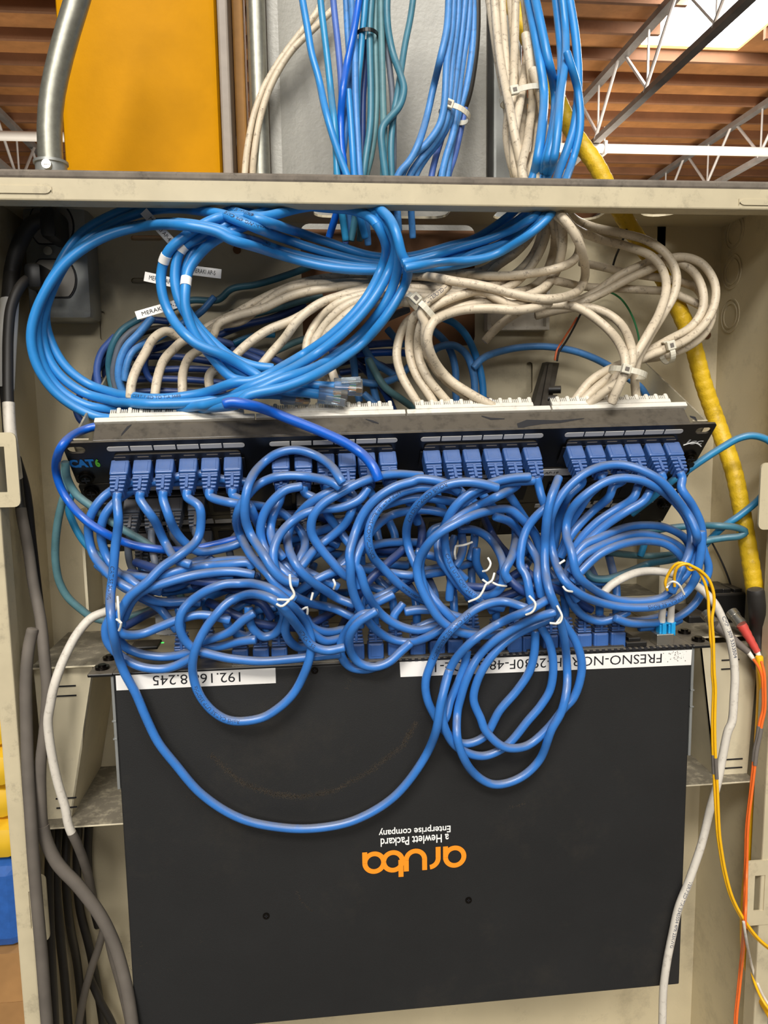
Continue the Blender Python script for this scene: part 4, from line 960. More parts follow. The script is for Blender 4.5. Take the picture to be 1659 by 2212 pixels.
# ---- cream cables
def cream(spec, label, Y=655, r=3.5, g=GW, **k): return cable('cream', r, spec, label, Y, g, 'network_cable', behind=True, **k)
W = 'cream cable '
cream('U 445,-60,700 490,250 530,470 552,600 565,770,652 M 760,100,650 700,400 560,560 330,730 100,862 J 1300,512 1100,515 850,522 600,535 400,580 200,665 30,760 N 880,190 740,270 620,290 530,250,632 440,300 375,410 315,520 280,620 270,720,592', W + 'ending leftmost in the first toothed block')
cream('U 505,-60,704 520,200 540,420 530,600 570,770,656 M 780,200,655 700,430 520,640 300,800 J 1590,560,645 1350,560 1100,545 850,560 650,570 480,580 330,620 180,720 60,810 N 900,210 760,300 650,320 590,370,634 510,460 465,590 445,720,592', W + 'ending second from the left in the first toothed block')
cream('U 540,-60,702 570,250 600,420 590,600 590,770,654 M 850,150,655 870,400 770,640 600,840 350,960 J 1590,580,648 1300,575 1100,570 900,570 700,590 500,620 350,660 200,730 N 1000,150 900,200 860,290 790,370 700,430,634 650,540 645,720,592', W + 'ending third from the left in the first toothed block')
cream('U 570,-60,698 562,250 555,500 558,650 575,770,648 M 830,260,648 780,560 620,800 400,960 J 1590,600,642 1350,590 1100,590 870,600 680,655 540,720 400,800 230,870 100,960 20,1035 N 950,490 840,560 845,700,592', W + 'running long and straight down left to the first block')
cream('U 600,-60,696 620,200 590,420 560,620 580,770,646 M 900,130,646 880,430 760,720 500,1010 J 1590,640,640 1300,610 1000,600 880,620 700,650 560,700 430,800 340,920 260,1010 190,1095 140,1150,610', W + 'slanting steeply down left beside the long straight one')
cream('U 470,-60,710 500,250 545,480 575,640 610,770,660 M 960,250,658 990,480 940,730 820,970 600,1100 J 1590,650,650 1300,640 1050,620 860,640 700,690 580,780 510,880 480,990 530,1160 590,1260 640,1400,600', W + 'looping down behind the sky blue coil, outermost of three')
cream('U 640,240,700 645,420 660,560 640,700 620,770,658 M 1010,130,655 1040,380 1060,640 1000,880 800,1120 J 1590,690,648 1300,660 1050,650 880,660 740,710 640,790 570,880 530,960 570,1100 620,1200 670,1330', W + 'looping down behind the sky blue coil, middle of three')
cream('U 630,-60,704 650,250 670,420 660,640 640,770,662 M 1040,200,660 1085,450 1060,680 980,900 820,1080 J 1590,720,650 1300,700 1050,690 900,700 780,740 680,820 610,900 590,980 650,1150 700,1300 760,1400,600', W + 'looping down behind the sky blue coil, innermost of three')
cream('K 510,470,672 650,500 800,510 1000,520 1120,530 1220,570 1300,610 1352,640 1340,710 1290,780 1200,840 1080,880 950,900 830,935 700,1010 600,1130,594', W + 'looping far right and back to the last block, lowest of three')
cream('K 640,370,670 780,400 900,430 1080,455 1200,480 1280,520 1310,600 1290,690 1220,760 1120,810 1010,850', W + 'passing behind the right bundle to the pale tie')
cream('K 480,590,664 560,590 640,570 720,530 850,440 980,380,655 1050,350 1120,345 1180,370 1260,430 1305,530 1300,630 1240,720 1110,795 980,870 860,950 740,1040 640,1130,594', W + 'looping right inside the outer loop to the last block')
cream('K 560,620,660 640,590 740,545 900,460 1030,400 1100,355 1200,340 1290,370 1350,440 1375,520 1360,620 1300,720 1200,800 1090,845 1000,880 860,960 800,1040 720,1130,594', W + 'looping farthest right to the last block')
cream('K 555,70,655 600,130 700,175 880,215 1010,255 1110,330 1160,430 1150,540 1090,650 1010,780 950,900 935,1000 945,1130,592', W + 'arching over from the top to the last block, outer one')
cream('K 545,120,660 600,180 720,235 900,285 1030,340 1090,420 1105,510 1070,640 1000,770 930,890 860,1000 800,1130,592', W + 'arching over from the top to the last block, inner one')
cream('K 400,660,655 540,625 680,615 790,650 870,720 915,830 915,930 870,1000 760,1080 680,1140,592', W + 'making the small right hand arch, inner one')
cream('K 122,795,640 170,740 240,678 350,618 480,600 620,615 740,690 830,780 880,880 880,960 840,1060 810,1130,590', W + 'making the small right hand arch with a blunt cut end')
# white coil tied beside the sky blue coil
WC = 'cream cable in the tied white coil, '
cream('K 400,578,668 320,592 230,606,650 J 1640,655,640 1450,680 1320,730 1230,760 1130,810 1080,900 1058,1030 1090,1160 1150,1270 1215,1370,590', WC + 'outermost strand')
cream('K 420,585,668 330,600 J 1640,690,640 1480,720 1350,770 1260,790 1180,770 1145,880 1140,1020 1180,1150 1250,1260 1310,1360,590', WC + 'second strand from outside')
cream('K 360,580,668 260,600,650 J 1600,618,632 1480,640 1350,690 1270,740 1220,820 1195,930 1205,1060 1260,1180 1340,1280 1420,1370,590', WC + 'third strand from outside')
cream('J 1385,585,626 1320,640 1250,690 1215,760 1240,830 1238,930 1260,1030 1320,1140 1420,1230 1540,1310 1630,1370,590', WC + 'inner strand with its end pointing up',text=[('ETL VERIFIED --- 4PR 23AWG 75C UTP', .25, 4.2, 'ink_soft', True)])
cream('K 470,590,664 400,612 300,628,645 J 1640,730,630 1480,740 1360,775 1290,820 1255,920 1290,1050 1390,1180 1520,1270 1680,1360,590', WC + 'innermost strand')

# the front long strands and those sweeping right
cream('U 610,150,694 640,400 620,600 600,770,640 M 1180,350,632 1275,480 1270,640 1190,750 1000,830 700,890 350,920 0,905 J 1500,510,628 1300,520 1150,500', W + 'bowing out level in front of the fan')
cream('U 640,300,698 680,450 690,620 660,770,645 M 1200,380,640 1290,560 1345,780 1345,940 1280,1080 1120,1165 850,1195 500,1135 200,1055 0,1015 J 1450,560 1250,525 1130,520', W + 'sagging lowest in front of the fan')
# ---- sky blue access point cables: four tails with plugs, one turn each
SKYP = []
def sky(spec, label, Y=612, r=3.6, **k):
    if '/' not in spec: return cable('sky_blue', r, spec, label, Y, GC, 'network_cable', behind=True, **k)
    SKYP.append((spec.split('/'), label, Y, r, k))
def lay_sky():
    res = []
    parts = [[None] * 3 for _ in SKYP]
    for n in (2, 0, 1):
        for i, (sp, label, Y, r, k) in enumerate(SKYP):
            c = cable('sky_blue', r, sp[n], '', Y + (2, -6, 20)[n], behind=True); c['stretch'] = True; parts[i][n] = c
    for i, (sp, label, Y, r, k) in enumerate(SKYP):
        c = cable('sky_blue', r, sp[0], label, Y, GC, 'network_cable', behind=True, **k); c['parts'] = parts[i]; res.append(c)
    return res
S0 = 'sky blue cable from the top right, '
SKY = []
sky('U 610,-60,690 660,200 690,400 680,560 640,775,640 M 540,100,630 300,310 0,490 J 1400,330 1130,400 900,395 600,300 300,200 0,105 I 1400,130 1100,110 900,130 700,200 520,310 400,470 330,640 290,850 330,1010 420,1160 560,1270 760,1340 / I 760,1340 1000,1365 1300,1330 1500,1265 J 150,1190 400,1060 650,890 850,680 960,470 990,340 930,180 / J 955,230 895,155 790,105 600,85 I 1750,120 1550,180 1400,250 1270,370 1200,500 1165,640 1180,760 1250,880 1360,1000 1500,1110 1640,1160 J 130,1085 260,1112,585', S0 + 'inner turn, plug tucked behind the coil',
    text=[('4PR23 CAT 5E E175104-8 (UL)', .345, 3.6), ('CERTIFIED TO TIA 568B', .6, 3.4)])
sky('U 640,-60,686 700,220 738,420 720,600 670,775,636 M 720,100,624 400,350 0,580 J 1400,400 1130,440 900,440 600,370 300,270 0,150 I 1430,190 1150,150 950,165 750,235 560,350 430,490 330,680 270,900 290,1050 370,1200 520,1320 750,1390 / I 750,1390 1000,1400 1300,1385 1500,1340 J 100,1240 400,1110 700,900 900,680 1020,460 1050,330 1000,190 / J 1012,215 950,135 850,90 700,80 I 1850,130 1600,200 1440,260 1290,330 1160,410 1120,560 1135,700 1200,840 1310,980 1450,1130 1600,1240 J 200,1225 400,1215 560,1225 740,1232,580', S0 + 'second turn, ending in the topmost clear plug',
    text=[('(UL) CMR 24AWG 4PR CAT 5E', .33, 3.4), ('CAT 5E VERIFIED TIA', .13, 3.6)])
sky('U 735,-60,694 755,120 765,260 755,450 725,620 690,775,644 M 880,100,622 640,340 340,540 0,665 J 1420,440 1100,470 850,468 600,430 350,370 150,300 0,262 I 1400,284 1100,240 850,265 620,345 430,480 310,640 240,850 240,1020 290,1180 400,1320 560,1410 800,1440 / I 800,1440 1050,1435 1350,1400 1600,1330 J 300,1190 550,1100 800,920 980,700 1060,500 1068,350 1045,230 1000,145 / J 1000,145 930,85 800,58 I 1900,150 1650,230 1480,300 1340,380 1210,540 1185,690 1190,800 1250,960 1340,1080 1480,1230 1600,1270 J 150,1270 260,1278 400,1290,582', S0 + 'ending in the large clear plug on the left',
    text=[('CMR C(UL) US EIA SUB FES 75C', .325, 3.4), ('5 6 7 8 9 4 5 6 7 8 9', .42, 4.2)])
sky('U 790,-60,688 825,150 838,350 822,540 745,775,634 M 935,112,616 800,270 600,460 300,640 0,745 J 1400,455 1080,478 850,486 600,462 350,400 150,335 0,290 I 1380,298 1100,252 850,275 620,355 420,500 290,680 215,860 200,1000 240,1160 340,1310 480,1420 620,1480 760,1500 / I 760,1500 1000,1470 1300,1430 1520,1400 J 100,1290 350,1230 600,1120 850,940 1030,720 1125,530 1120,440 1092,390 1055,250 1015,160 945,90 / J 945,90 840,52 I 1950,140 1700,200 1400,210 1180,330 1075,430 1032,570 1045,720 1120,880 1250,1010 1430,1090 1620,1200 J 100,1190 300,1245 480,1270 640,1290,582', S0 + 'outermost turn printed along its top, plug lying lowest',
    text=[('VERIFIED TO TIA ---(ROHS) ETL VERIFIED', .175, 4.2), ('E175104-8 CMR', .30, 3.4)])
SKY = lay_sky()
sky('U 765,-60,697 785,200 762,420 730,700 700,775,646 M 800,140,632 600,300 300,440 0,540 J 1500,330,640 1200,420 1100,440', 'sky blue cable hidden between the two pairs at the top right', r=3.2)
sky('U 790,230,704 838,400 845,560 815,690 785,775,648 M 960,150,634 800,330 500,540 200,690,645 J 1300,440 1120,470', 'sky blue cable on the far right of the pair at the top', r=3.2)

# ---- left side loops around the panels
lab = 'at the left end of the patch panels'
cable('cyan_jacket', 3.0, 'A 200,760,640 175,900 210,1010 290,1150 380,1240 480,1300', 'cyan cable curving in ' + lab, 640, None, 'network_cable', behind=True)
cable('grey_teal', 3.1, 'W 600,540,610 592,640 620,720 575,860 530,1060 508,1280 512,1430 545,1600 620,1740 750,1860 880,1930 E 380,425,640 480,450 560,442 700,402 860,340 1000,270', 'grey teal cable hanging down and looping under ' + lab, 625, None, 'network_cable', behind=True)
cable('grey_teal', 3.0, 'A 148,540,590 160,650 230,780 380,900 480,980 600,1060 720,1130 850,1210', 'dusty teal cable slanting across the lower panels ' + lab, 590, None, 'network_cable', obst=False)
cable('navy', 2.8, 'A 260,20,665 230,100 260,200 310,250', 'dark cable end behind the top panel ' + lab, 665, None, 'network_cable', behind=True, push=False)
cable('navy', 2.8, 'A 390,90,665 340,150 420,200', 'short dark cable behind the toothed block ' + lab, 665, None, 'network_cable', behind=True, push=False)
cable('off_white', 3.4, 'E 780,325,640 640,320 480,385,600 375,430 280,535 200,680 150,800 110,930,575 Q 450,720 430,850 440,1000 475,1220 520,1420 580,1620 640,1800 R 620,150,582 690,300 745,440 790,590 815,700,615 850,900,640', 'dirty white cable bowing out left of the switch', 580, None, 'network_cable', behind=True, push=False, bands=[(.78, 1.0, 'dusty_rubber', 1.04)])

# ---- the tangle in front of the panels
def pat(spec, label, Y=575, mat='patch_blue', r=3.3, **k): return cable(mat, r, spec, label, Y, GT, 'patch_cable', **k)
def buried(spec, Y=600, **k): return pat(spec, 'blue patch cable buried deep in the tangle', Y, **k)
def pl(k, extra=''): return 'blue patch cable in the ' + plab(k - 1) + extra
# dusty plugs of the two lower panels
for k, sp in ((1, 'A 640,1150,612 640,1250 660,1340 720,1450'), (2, 'A 825,1130,612 830,1220 850,1330'), (3, 'A 1035,1080,610 1040,1180 1060,1290'), (4, 'A 1235,1080,610 1242,1200 1245,1320'), (6, 'A 1420,1080,610 1425,1180 1440,1290'),
              (8, 'B 520,960,610 540,1100 590,1220'), (9, 'B 700,1060,610 720,1150 760,1260'), (11, 'B 960,1000,610 980,1100')):
    cable('slate', 2.9, 'q%d ' % k + sp, 'dusty grey patch cable in the ' + ORD[(k - 1) % 6] + ' port of the ' + GRP[(k - 1) // 6] + ' group, middle panel', 612, 'dusty grey patch cables in the lower panels', plugmat='slate', obst=False)
for k, sp in ((1, 'A 700,1300,640 800,1420'), (2, 'A 850,1330,640 880,1440'), (4, 'A 1245,1340,640 1230,1440')):
    cable('worn_blue', 2.9, 'q%d ' % (k + 24) + sp, 'dusty blue patch cable in the ' + ORD[k - 1] + ' port of the leftmost group, lowest panel', 640, 'dusty grey patch cables in the lower panels', plugmat='slate', obst=False)
# cords rising from the switch ports (hidden ends lie behind the coils)
for k in range(len(SWX)):
    fr = sw_frame(*SWX[k]); tx, ty = proj(fr @ Vector((0, 0, .040))); dx = ((k * 37) % 9 - 4) * 9
    pat('s%d X %.0f,%.0f,%d %.0f,%.0f,618 %.0f,%.0f,630' % (k + 1, tx + dx * .2, ty - 18, 585 if SWX[k][1] < .02 else 602, tx + dx, ty - 55, tx + dx * 2.2, ty - 95), 'blue patch cable rising from the ' + ('first second third fourth fifth sixth seventh eighth ninth tenth eleventh twelfth thirteenth fourteenth fifteenth sixteenth seventeenth eighteenth nineteenth twentieth twenty-first twenty-second'.split()[k]) + ' plug from the left along the switch', 600, plugmat='patch_plug', obst=False)
# deep strands
for sp in ('B 300,1090,615 470,1160 600,1200 750,1240 920,1265 1020,1290', 'F 470,140,610 580,60 700,0', 'F 480,325,612 600,232 720,152 830,95', 'F 570,280,610 640,237 750,190 900,152 1050,128 1210,130', 'F 870,230,608 960,278 1040,305', 'F 660,310,612 740,322 820,318', 'F 920,385,606 1080,318 1200,240 1420,150', 'F 880,480,604 1000,392 1110,335',
           'F 980,58,612 1100,48 1210,45', 'G 0,250,608 150,182 310,140', 'G 180,195,606 330,172 510,112', 'G 470,355,610 620,290 860,240', 'G 740,240,612 800,250 870,248', 'G 760,345,612 860,300 940,240', 'C 440,1120,600 400,1250 430,1350 520,1443', 'C 495,1100,602 505,1200 480,1290 450,1340', 'C 600,1070,604 590,1180 560,1290',
           'E 870,255,612 1100,222 1350,170 1530,140', 'E 1320,300,606 1400,230 1520,150', 'E 1000,400,620 1200,280 1400,200', 'F 240,575,590 262,490 312,450 370,440', 'F 1110,560,606 1120,480 1180,400', 'F 1290,560,606 1380,520 1450,500', 'D 60,1020,604 130,930 250,830', 'B 1230,1000,602 1275,1120 1245,1230', 'C 240,1130,610 270,1060 400,1020', 'G 540,20,612 540,120 600,230', 'G 780,100,610 850,60 900,0',
           'F 0,450,600 120,380 230,330 330,260', 'F 60,520,596 180,440 300,420', 'B 260,1040,606 330,1080 480,1090 700,1060', 'B 640,1140,606 720,1130 830,1180', 'B 1130,1050,606 1150,1150 1190,1230', 'H 560,490,600 760,480 900,440', 'H 700,540,606 900,520 1000,480'): buried(sp)
rnd = random.Random(11)
for k in range(34):  # made-up strands on random paths, added to fill and darken the gaps
    cx, cy = rnd.uniform(300, 1220), rnd.uniform(1120, 1330); a = rnd.uniform(-.7, .7) + (math.pi / 2 if k % 3 == 0 else 0); L = rnd.uniform(70, 150); b = rnd.uniform(-50, 50)
    dx, dy = math.cos(a), math.sin(a) * .8
    if cx < 620: cy = max(cy, 1240); dy *= .4
    y0, y1 = cy - dy * L, cy + dy * L
    if max(y0, y1) > 1365 or min(y0, y1) < 1085: y0, y1 = max(1085, min(1365, y0)), max(1085, min(1365, y1))
    buried('X %.0f,%.0f,%d %.0f,%.0f %.0f,%.0f' % (cx - dx * L, y0, 655, cx - dy * b, cy + dx * b, cx + dx * L, y1), 650, mat='navy' if k % 2 else 'patch_blue', obst=False)
for mat, sp, lb in (('cyan_jacket', 'D 640,900,640 780,790,620 860,720 940,655 1050,580 1180,490 1330,395 1440,335 1550,315 X 1665,955,590 1688,990 1672,1035 1640,1078 1600,1112 1560,1140 1515,1185,620 1480,1215', 'bright teal cable leaving the right end and coming back past the frame'),
                    ('teal', 'D 700,1040,640 980,1000,625 1180,988 1300,990 1420,1002 1490,1035 1450,1065 1330,1080 1200,1102 1000,1165,620', 'teal cable making a flat loop toward the yellow innerduct'),
                    ('grey_teal', 'D 200,1120,650 430,1180,640 600,1205 800,1215 1000,1200', 'dark teal cable lying straight inside the right hand ring'), ('teal', 'D 150,1240,640 290,1320,632 340,1375 450,1388 600,1340 760,1275 950,1240 1040,1200', 'dark teal cable sagging inside the right hand ring'), ('cyan_jacket', 'D 745,1090,655 730,1140 705,1210', 'short teal piece inside the right hand ring')):
    cable(mat, 3.0, sp, lb, 610, None, 'network_cable', obst=False, behind=True)
# port cables, back to front
pat('A 1560,735,588 1380,695 1200,690 1000,690 820,690 690,745 550,835 455,950 425,1080 445,1200 490,1310 560,1400 640,1440 E 690,205 850,250', 'blue patch cable making the inner loop left of the first plug', 588, obst=False)
pat('A 1560,690,590 1380,668 1220,628 1040,645 850,690 690,690 520,750 405,850 340,970 330,1100 370,1260 470,1390 E 540,170 660,240 780,303 900,322 1040,315 1120,325', 'blue patch cable making the outer loop left of the first plug', 584, obst=False)
pat('A 420,255,592 350,265 200,330 115,420 75,560 100,700 180,850 310,990 480,1100 650,1172 850,1210 1060,1222 1250,1192 1480,1135,590', 'bright blue cable sweeping from behind the top panel around its left end', 578, mat='royal_blue', r=3.1, obst=False)
pat('E 575,420,590 640,290 760,205 900,128 1100,82 1300,62 1460,55 F 140,145', 'blue patch cable lying level above the front left coil, upper', 590)
pat('E 600,430,588 650,320 720,250 880,190 1100,132 1350,110 F 150,195', 'blue patch cable lying level above the front left coil, lower', 588)
pat('p2 A 790,830 850,1000 920,1150 1010,1290 E 1050,60,600', pl(2))
pat('p3 A 930,800 945,930 1000,1060 1085,1165 1190,1232 1320,1220 1500,1170 B 130,1120,595', pl(3))
pat('p5 A 1345,750 1420,830 1500,862 B 200,872 380,922 480,1005 560,1110 572,1200 530,1300 490,1420', pl(5))
pat('p6 B 60,780 130,860 180,960 240,1080 300,1200 380,1300 470,1390,600', pl(6))
pat('p7 B 390,740 375,840 325,950 305,1080 340,1200,600 400,1280,605', pl(7))
pat('p8 B 612,725 690,840 760,960 850,1080 930,1190,598 1000,1290,600', pl(8))
pat('p9 B 740,715 830,790 960,860 1050,960,598', pl(9))
pat('p10 B 920,720 955,810 940,900 890,1010 780,1112 650,1215 550,1342 470,1443 F 380,310,605', pl(10))
pat('p11 B 1060,750 1120,850,590 1090,960 1060,1060', pl(11))
pat('p12 B 1290,690 1340,800,588 1420,900 1450,1010', pl(12))
pat('p13 C 320,700 310,820,590 370,950', pl(13)); pat('p14 C 480,700 530,800,590 650,890', pl(14)); pat('p15 C 610,700 710,850,588 810,970', pl(15))
pat('p16 C 790,690 860,785 940,905 1010,1010 1085,1130 1115,1270,598', pl(16))
pat('p18 C 1060,660 1110,780 1150,900 1172,1020 1145,1150 1120,1290,592', pl(18))
pat('p19 D 190,650 165,770,585 110,900 80,1040 60,1150', pl(19)); pat('p20 D 350,630 325,750 250,862 190,960 140,1110 100,1220', pl(20))
pat('p21 D 505,690 470,772 360,870 260,968 180,1070 110,1220', pl(21))
pat('p22 D 690,690 650,782 500,880 380,962 270,1072 200,1180 165,1320 H 145,140 152,235 190,352 270,445 400,492 520,466 610,420,585', pl(22))
pat('p23 D 785,715 730,802 600,882 450,982 330,1087 240,1192 205,1320 H 190,260 230,330,590', pl(23))
for sp, lb in (('D 190,1250,590 290,1130 400,1080 560,1012 720,985 900,1005 1040,1085 1095,1200', 'upper'), ('D 180,1330,588 280,1208 450,1122 640,1058 800,1062 1000,1150 1075,1270', 'middle'), ('D 200,1400,586 270,1320 400,1202 560,1130 740,1103 900,1130 1010,1220 1060,1330', 'lower')):
    pat(sp, 'blue patch cable arching low inside the big right hand ring, ' + lb + ' of three', 588)
pat('D 1120,1000,590 1180,1180 1215,1310 H 1185,200 1140,320 1060,410 950,475 800,505 620,505 520,470', 'blue patch cable bulging out rightmost past the big right hand ring', 586)
cable('off_white', 3.3, 'H 430,280,592 480,225 560,175 690,125 830,118 980,150 1100,210 1180,270 1260,360 1320,480 1370,610 1400,760 1412,900 1405,1050 1388,1247,566 S 1300,950 1250,1190 1205,1420 1140,1650 1090,1866 T 1050,350 945,650 855,880 805,1100 755,1350 722,1600 712,1916 705,2050', 'white cable bowing out right of the switch and down its edge', 562, None, 'network_cable', behind=True,
      text=[('CMP 1309 5353504', .20, 4.4, 'ink_soft'), ('VERIFIED TIA E345554 4PR 23AWG', .57, 4.0, 'ink_soft')])
# middle loops
pat('B 540,725,585 430,748 335,822 262,920 225,1050 240,1160 310,1290 420,1400 F 430,235,600', 'blue patch cable looping narrow below the seventh and eighth plugs', 582)
pat('B 960,700,580 820,745 640,835 530,935 455,1050 440,1180 500,1330 600,1443 F 640,300 740,362 840,400,600', 'blue patch cable printed along its upper bend, left of the middle coil', 580)
pat('B 1060,745,584 1000,822 860,887 700,902 560,942 430,1036 350,1150 325,1280 360,1420 F 340,250 430,340 545,392 700,427 830,485', 'blue patch cable dropping from mid tangle to the front left tie', 576)
pat('B 1480,640,578 1250,630 1050,675 830,785 700,870 632,970 625,1090 690,1200 790,1320 890,1420 F 880,240,598', 'blue patch cable making the tall loop left of the middle coil', 574)
pat('B 840,730,578 800,700 650,657 480,640 330,655 210,710 120,800 60,900 40,1000 80,1130 160,1270 280,1400 F 330,290 430,360,595', 'blue patch cable printed at its top, widest loop on the left', 572)
pat('B 862,690,568 780,570 650,480 500,440 350,470 230,560 160,650 112,800 105,960 150,1100 240,1240 330,1380 F 370,235 450,250,598', 'blue patch cable arching highest across the second group of plugs', 560)
pat('C 560,880,590 450,850 350,832 180,812 0,838 B 1110,915 1010,1022 955,1150 935,1300 F 855,170 880,280,600', 'blue patch cable in the middle coil, innermost strand', 582)
pat('C 540,990,586 450,955 350,930 200,906 0,932 B 1200,975 1082,1085 1000,1210 968,1340 F 880,160 930,310 1020,455 1150,545 1290,577 1415,548', 'blue patch cable in the middle coil, ending low beside the front coil', 576)
pat('C 520,790,584 400,745 280,735 150,737 B 1300,782 1170,877 1090,1000 1065,1130 1100,1270 F 1035,140 1155,260 1305,365 1420,405 1540,500', 'blue patch cable in the middle coil carrying faint white print', 572, text=[('www.usearit.com', .72, 4.2), ('UTP CAT.5E RoHS COMPLIANCE', .25, 4.0)])
pat('C 470,760,580 420,722 300,680 150,667 B 1420,682 1280,724 1130,817 1030,932 965,1080 920,1250 F 820,140 826,260 870,400 980,560 1110,642 1250,657 1380,610 1460,555', 'blue patch cable in the middle coil, outermost strand sweeping to the ports', 564)
pat('F 1205,450,580 1290,437 1400,440 1500,470 1620,505', 'short thick blue cable end below the middle coil', 580, r=3.6)
# second middle coil
pat('C 480,1060,590 590,1062 700,1120 782,1230 822,1350 G 742,150 710,280 640,335 540,345', 'blue patch cable in the tied small ring, right side', 584)
pat('C 1050,680,586 900,690 760,722 620,770 490,870 390,980 330,1100 310,1180 330,1300 G 330,150 430,280 560,385 720,425', 'blue patch cable in the tied small ring, left side', 578)
pat('C 870,930,584 905,1010 915,1130 890,1260 830,1400 G 760,230,598', 'blue patch cable dropping right of the tied small ring', 582)
pat('C 1020,650,580 900,657 760,687 620,742 480,842 400,950 362,1085 372,1230 400,1330 470,1443 G 470,300 560,365,590', 'blue patch cable in the tied small ring, printed outer strand', 572, text=[('CABLE UTP CMP 24AWG', .70, 4.0)])
pat('C 770,735,578 640,700 500,690 350,724 200,824 107,935 65,1065 80,1200 140,1350 G 180,262 262,382 352,482 440,562 560,602 720,592', 'blue patch cable in the second middle coil, leftmost strand', 566, text=[('ROHS COMPLIANCE UTP', .16, 4.0)])
pat('p17 C 880,640 850,722 740,817 600,882 470,967 340,1072 230,1182 172,1320 G 150,125 168,250 222,400 302,520 400,610,575', pl(17), 562)
pat('C 1125,1290,578 1062,1100 960,975 870,905 740,910 600,945 450,1015 300,1105 200,1222 150,1340 G 128,120 140,230 195,362 295,510 425,592 600,615 770,600', 'blue patch cable in the second middle coil, front strand', 560)
pat('C 760,960,582 870,1000 952,1082 1032,1202 1092,1322 G 960,205 985,340', 'blue patch cable slanting right below the third group of plugs', 576)
pat('C 1290,770,582 1200,852 1080,952 1000,1062 960,1200 955,1350 G 880,200 908,340 930,440,585', 'blue patch cable dropping straight to the right front tie', 566)
# bottom: small loops over the ports
for sp, lb in (('E 1300,420,575 1310,470 1352,522 1450,556 1500,525', 'small blue loop just left of the front left tie'), ('F 118,425,572 122,500 150,570 215,622 290,607 340,552 362,480 345,425', 'small blue loop hanging over the third switch plug'),
               ('E 1110,620,570 1250,627 1400,592 1500,580', 'blue patch cable lying level over the switch ports'), ('E 1120,600,575 1330,525 1420,445 1490,400', 'blue patch cable slanting up right from the front left coil'),
               ('F 390,480,570 370,580 400,650 460,697 530,690', 'small blue hook right of the front left tie'), ('F 500,480,578 560,560 660,592 780,572', 'upper blue strand curving between the two coils'), ('F 545,590,574 640,652 770,632', 'lower blue strand curving between the two coils'),
               ('E 590,470,572 560,480 545,530 600,622 700,672 850,697 960,690 1075,665', 'upper blue loop around the left end of the switch ports'), ('E 520,400,570 475,490 480,580 530,655 620,722 720,767 850,782 950,762 1075,700', 'lower blue loop around the left end of the switch ports'),
               ('F 1000,460,566 900,472 810,560 755,670 760,762 820,832 930,848 1040,815', 'outer blue loop hanging over the switch edge mid way'), ('F 990,450,562 870,530 815,620 820,720 880,802 980,832 1080,802 1160,732 1230,670', 'inner blue loop hanging over the switch edge mid way')):
    pat(sp, lb, 568)
pat('p4 A 1152,765 1190,880 1205,1010 1175,1140 1060,1245 900,1355 E 760,182 640,282 580,382 555,450 562,520 610,545 720,540 850,490 960,447 1100,410 1200,415 1320,445', pl(4), 558)
pat('F 740,742,556 600,757 400,778 200,792 0,775 E 1300,705 1160,670 1080,640 1010,570 980,470 1010,370 1120,270 1280,200 1390,192 F 150,258 280,300 395,390 500,505 548,640 540,760 500,880 430,1010 330,1110 200,1185 0,1202 E 1220,1080 1120,960 1075,820 1080,690 1140,540 1240,400 F 0,372 150,328 300,375 390,465 470,570 550,680 650,718 770,700', 'blue patch cable coiled front left, hanging over the address label', 556, text=[('RoHS CAT.5E UTP 350MHz', .60, 4.0), ('UTP CAT 5E', .93, 4.2)])
# right hand ring
pat('p24 D 1010,705 1090,832 1150,960 1168,1082 1130,1212 1060,1332 960,1443 H 870,312 700,344 500,324 340,242 230,140 D 190,1190 152,1070 155,955 210,840 340,722 500,642 680,642 842,712 982,832 1062,955 1085,1080 1062,1210 1000,1340 H 940,270,575', pl(24), 556)
pat('D 1160,1040,588 1162,1150 H 1130,110,562 1105,192 1010,307 850,374 650,390 450,364 260,292 130,182 60,25 D 35,1105 30,950 90,802 200,667 350,567 520,532 680,560 850,650 982,800 1085,950 1130,1090 1120,1190 1095,1270,592', 'blue patch cable making the big outer ring on the right', 552, pin=(0, 1), text=[('UTP CAT.5E ROHS', .12, 4.0)])
# right front coil over the long label
pat('G 880,425,560 720,380 570,415 430,515 310,640 235,790 190,930 200,1050 262,1185 X 960,1578 1000,1606 1045,1592 G 700,1132 820,992 905,862 940,722 945,590', 'blue patch cable in the front right coil, leftmost strand', 556, text=[('UTP CAT.5E 24AWG 350MHz', .16, 4.2)])
pat('G 475,725,560 462,800 420,925 360,1062 325,1190 290,1230', 'short blue strand slanting down inside the front right coil', 558)
pat('G 1040,360,558 900,440 760,500 610,582 480,682 380,802 320,962 305,1100 315,1230 X 985,1612 1040,1633 1092,1612 G 900,1195 985,1095 1050,980 1068,800 1040,660 985,555', 'blue patch cable in the front right coil, second strand', 554)
pat('G 1060,495,556 900,562 740,660 620,790 545,930 520,1060 570,1190 X 1048,1577 1088,1613 1135,1612 1182,1575 G 1140,1120 1205,1050 1252,930 1265,800 1225,660 1160,555 1100,480', 'blue patch cable in the front right coil, small rightmost strand', 552)
pat('C 1250,660,572 1190,820 1160,960 G 1010,20,560 1012,150 1040,300 1090,430 1122,530 1147,650 1162,800 1162,980 1125,1140 X 1192,1575 1165,1642 1120,1682 1065,1694 1020,1666 990,1605 988,1540 G 430,1050 470,920 540,780 640,670 770,582 920,502 1075,455', 'blue patch cable in the front right coil, lowest hanging strand', 550)
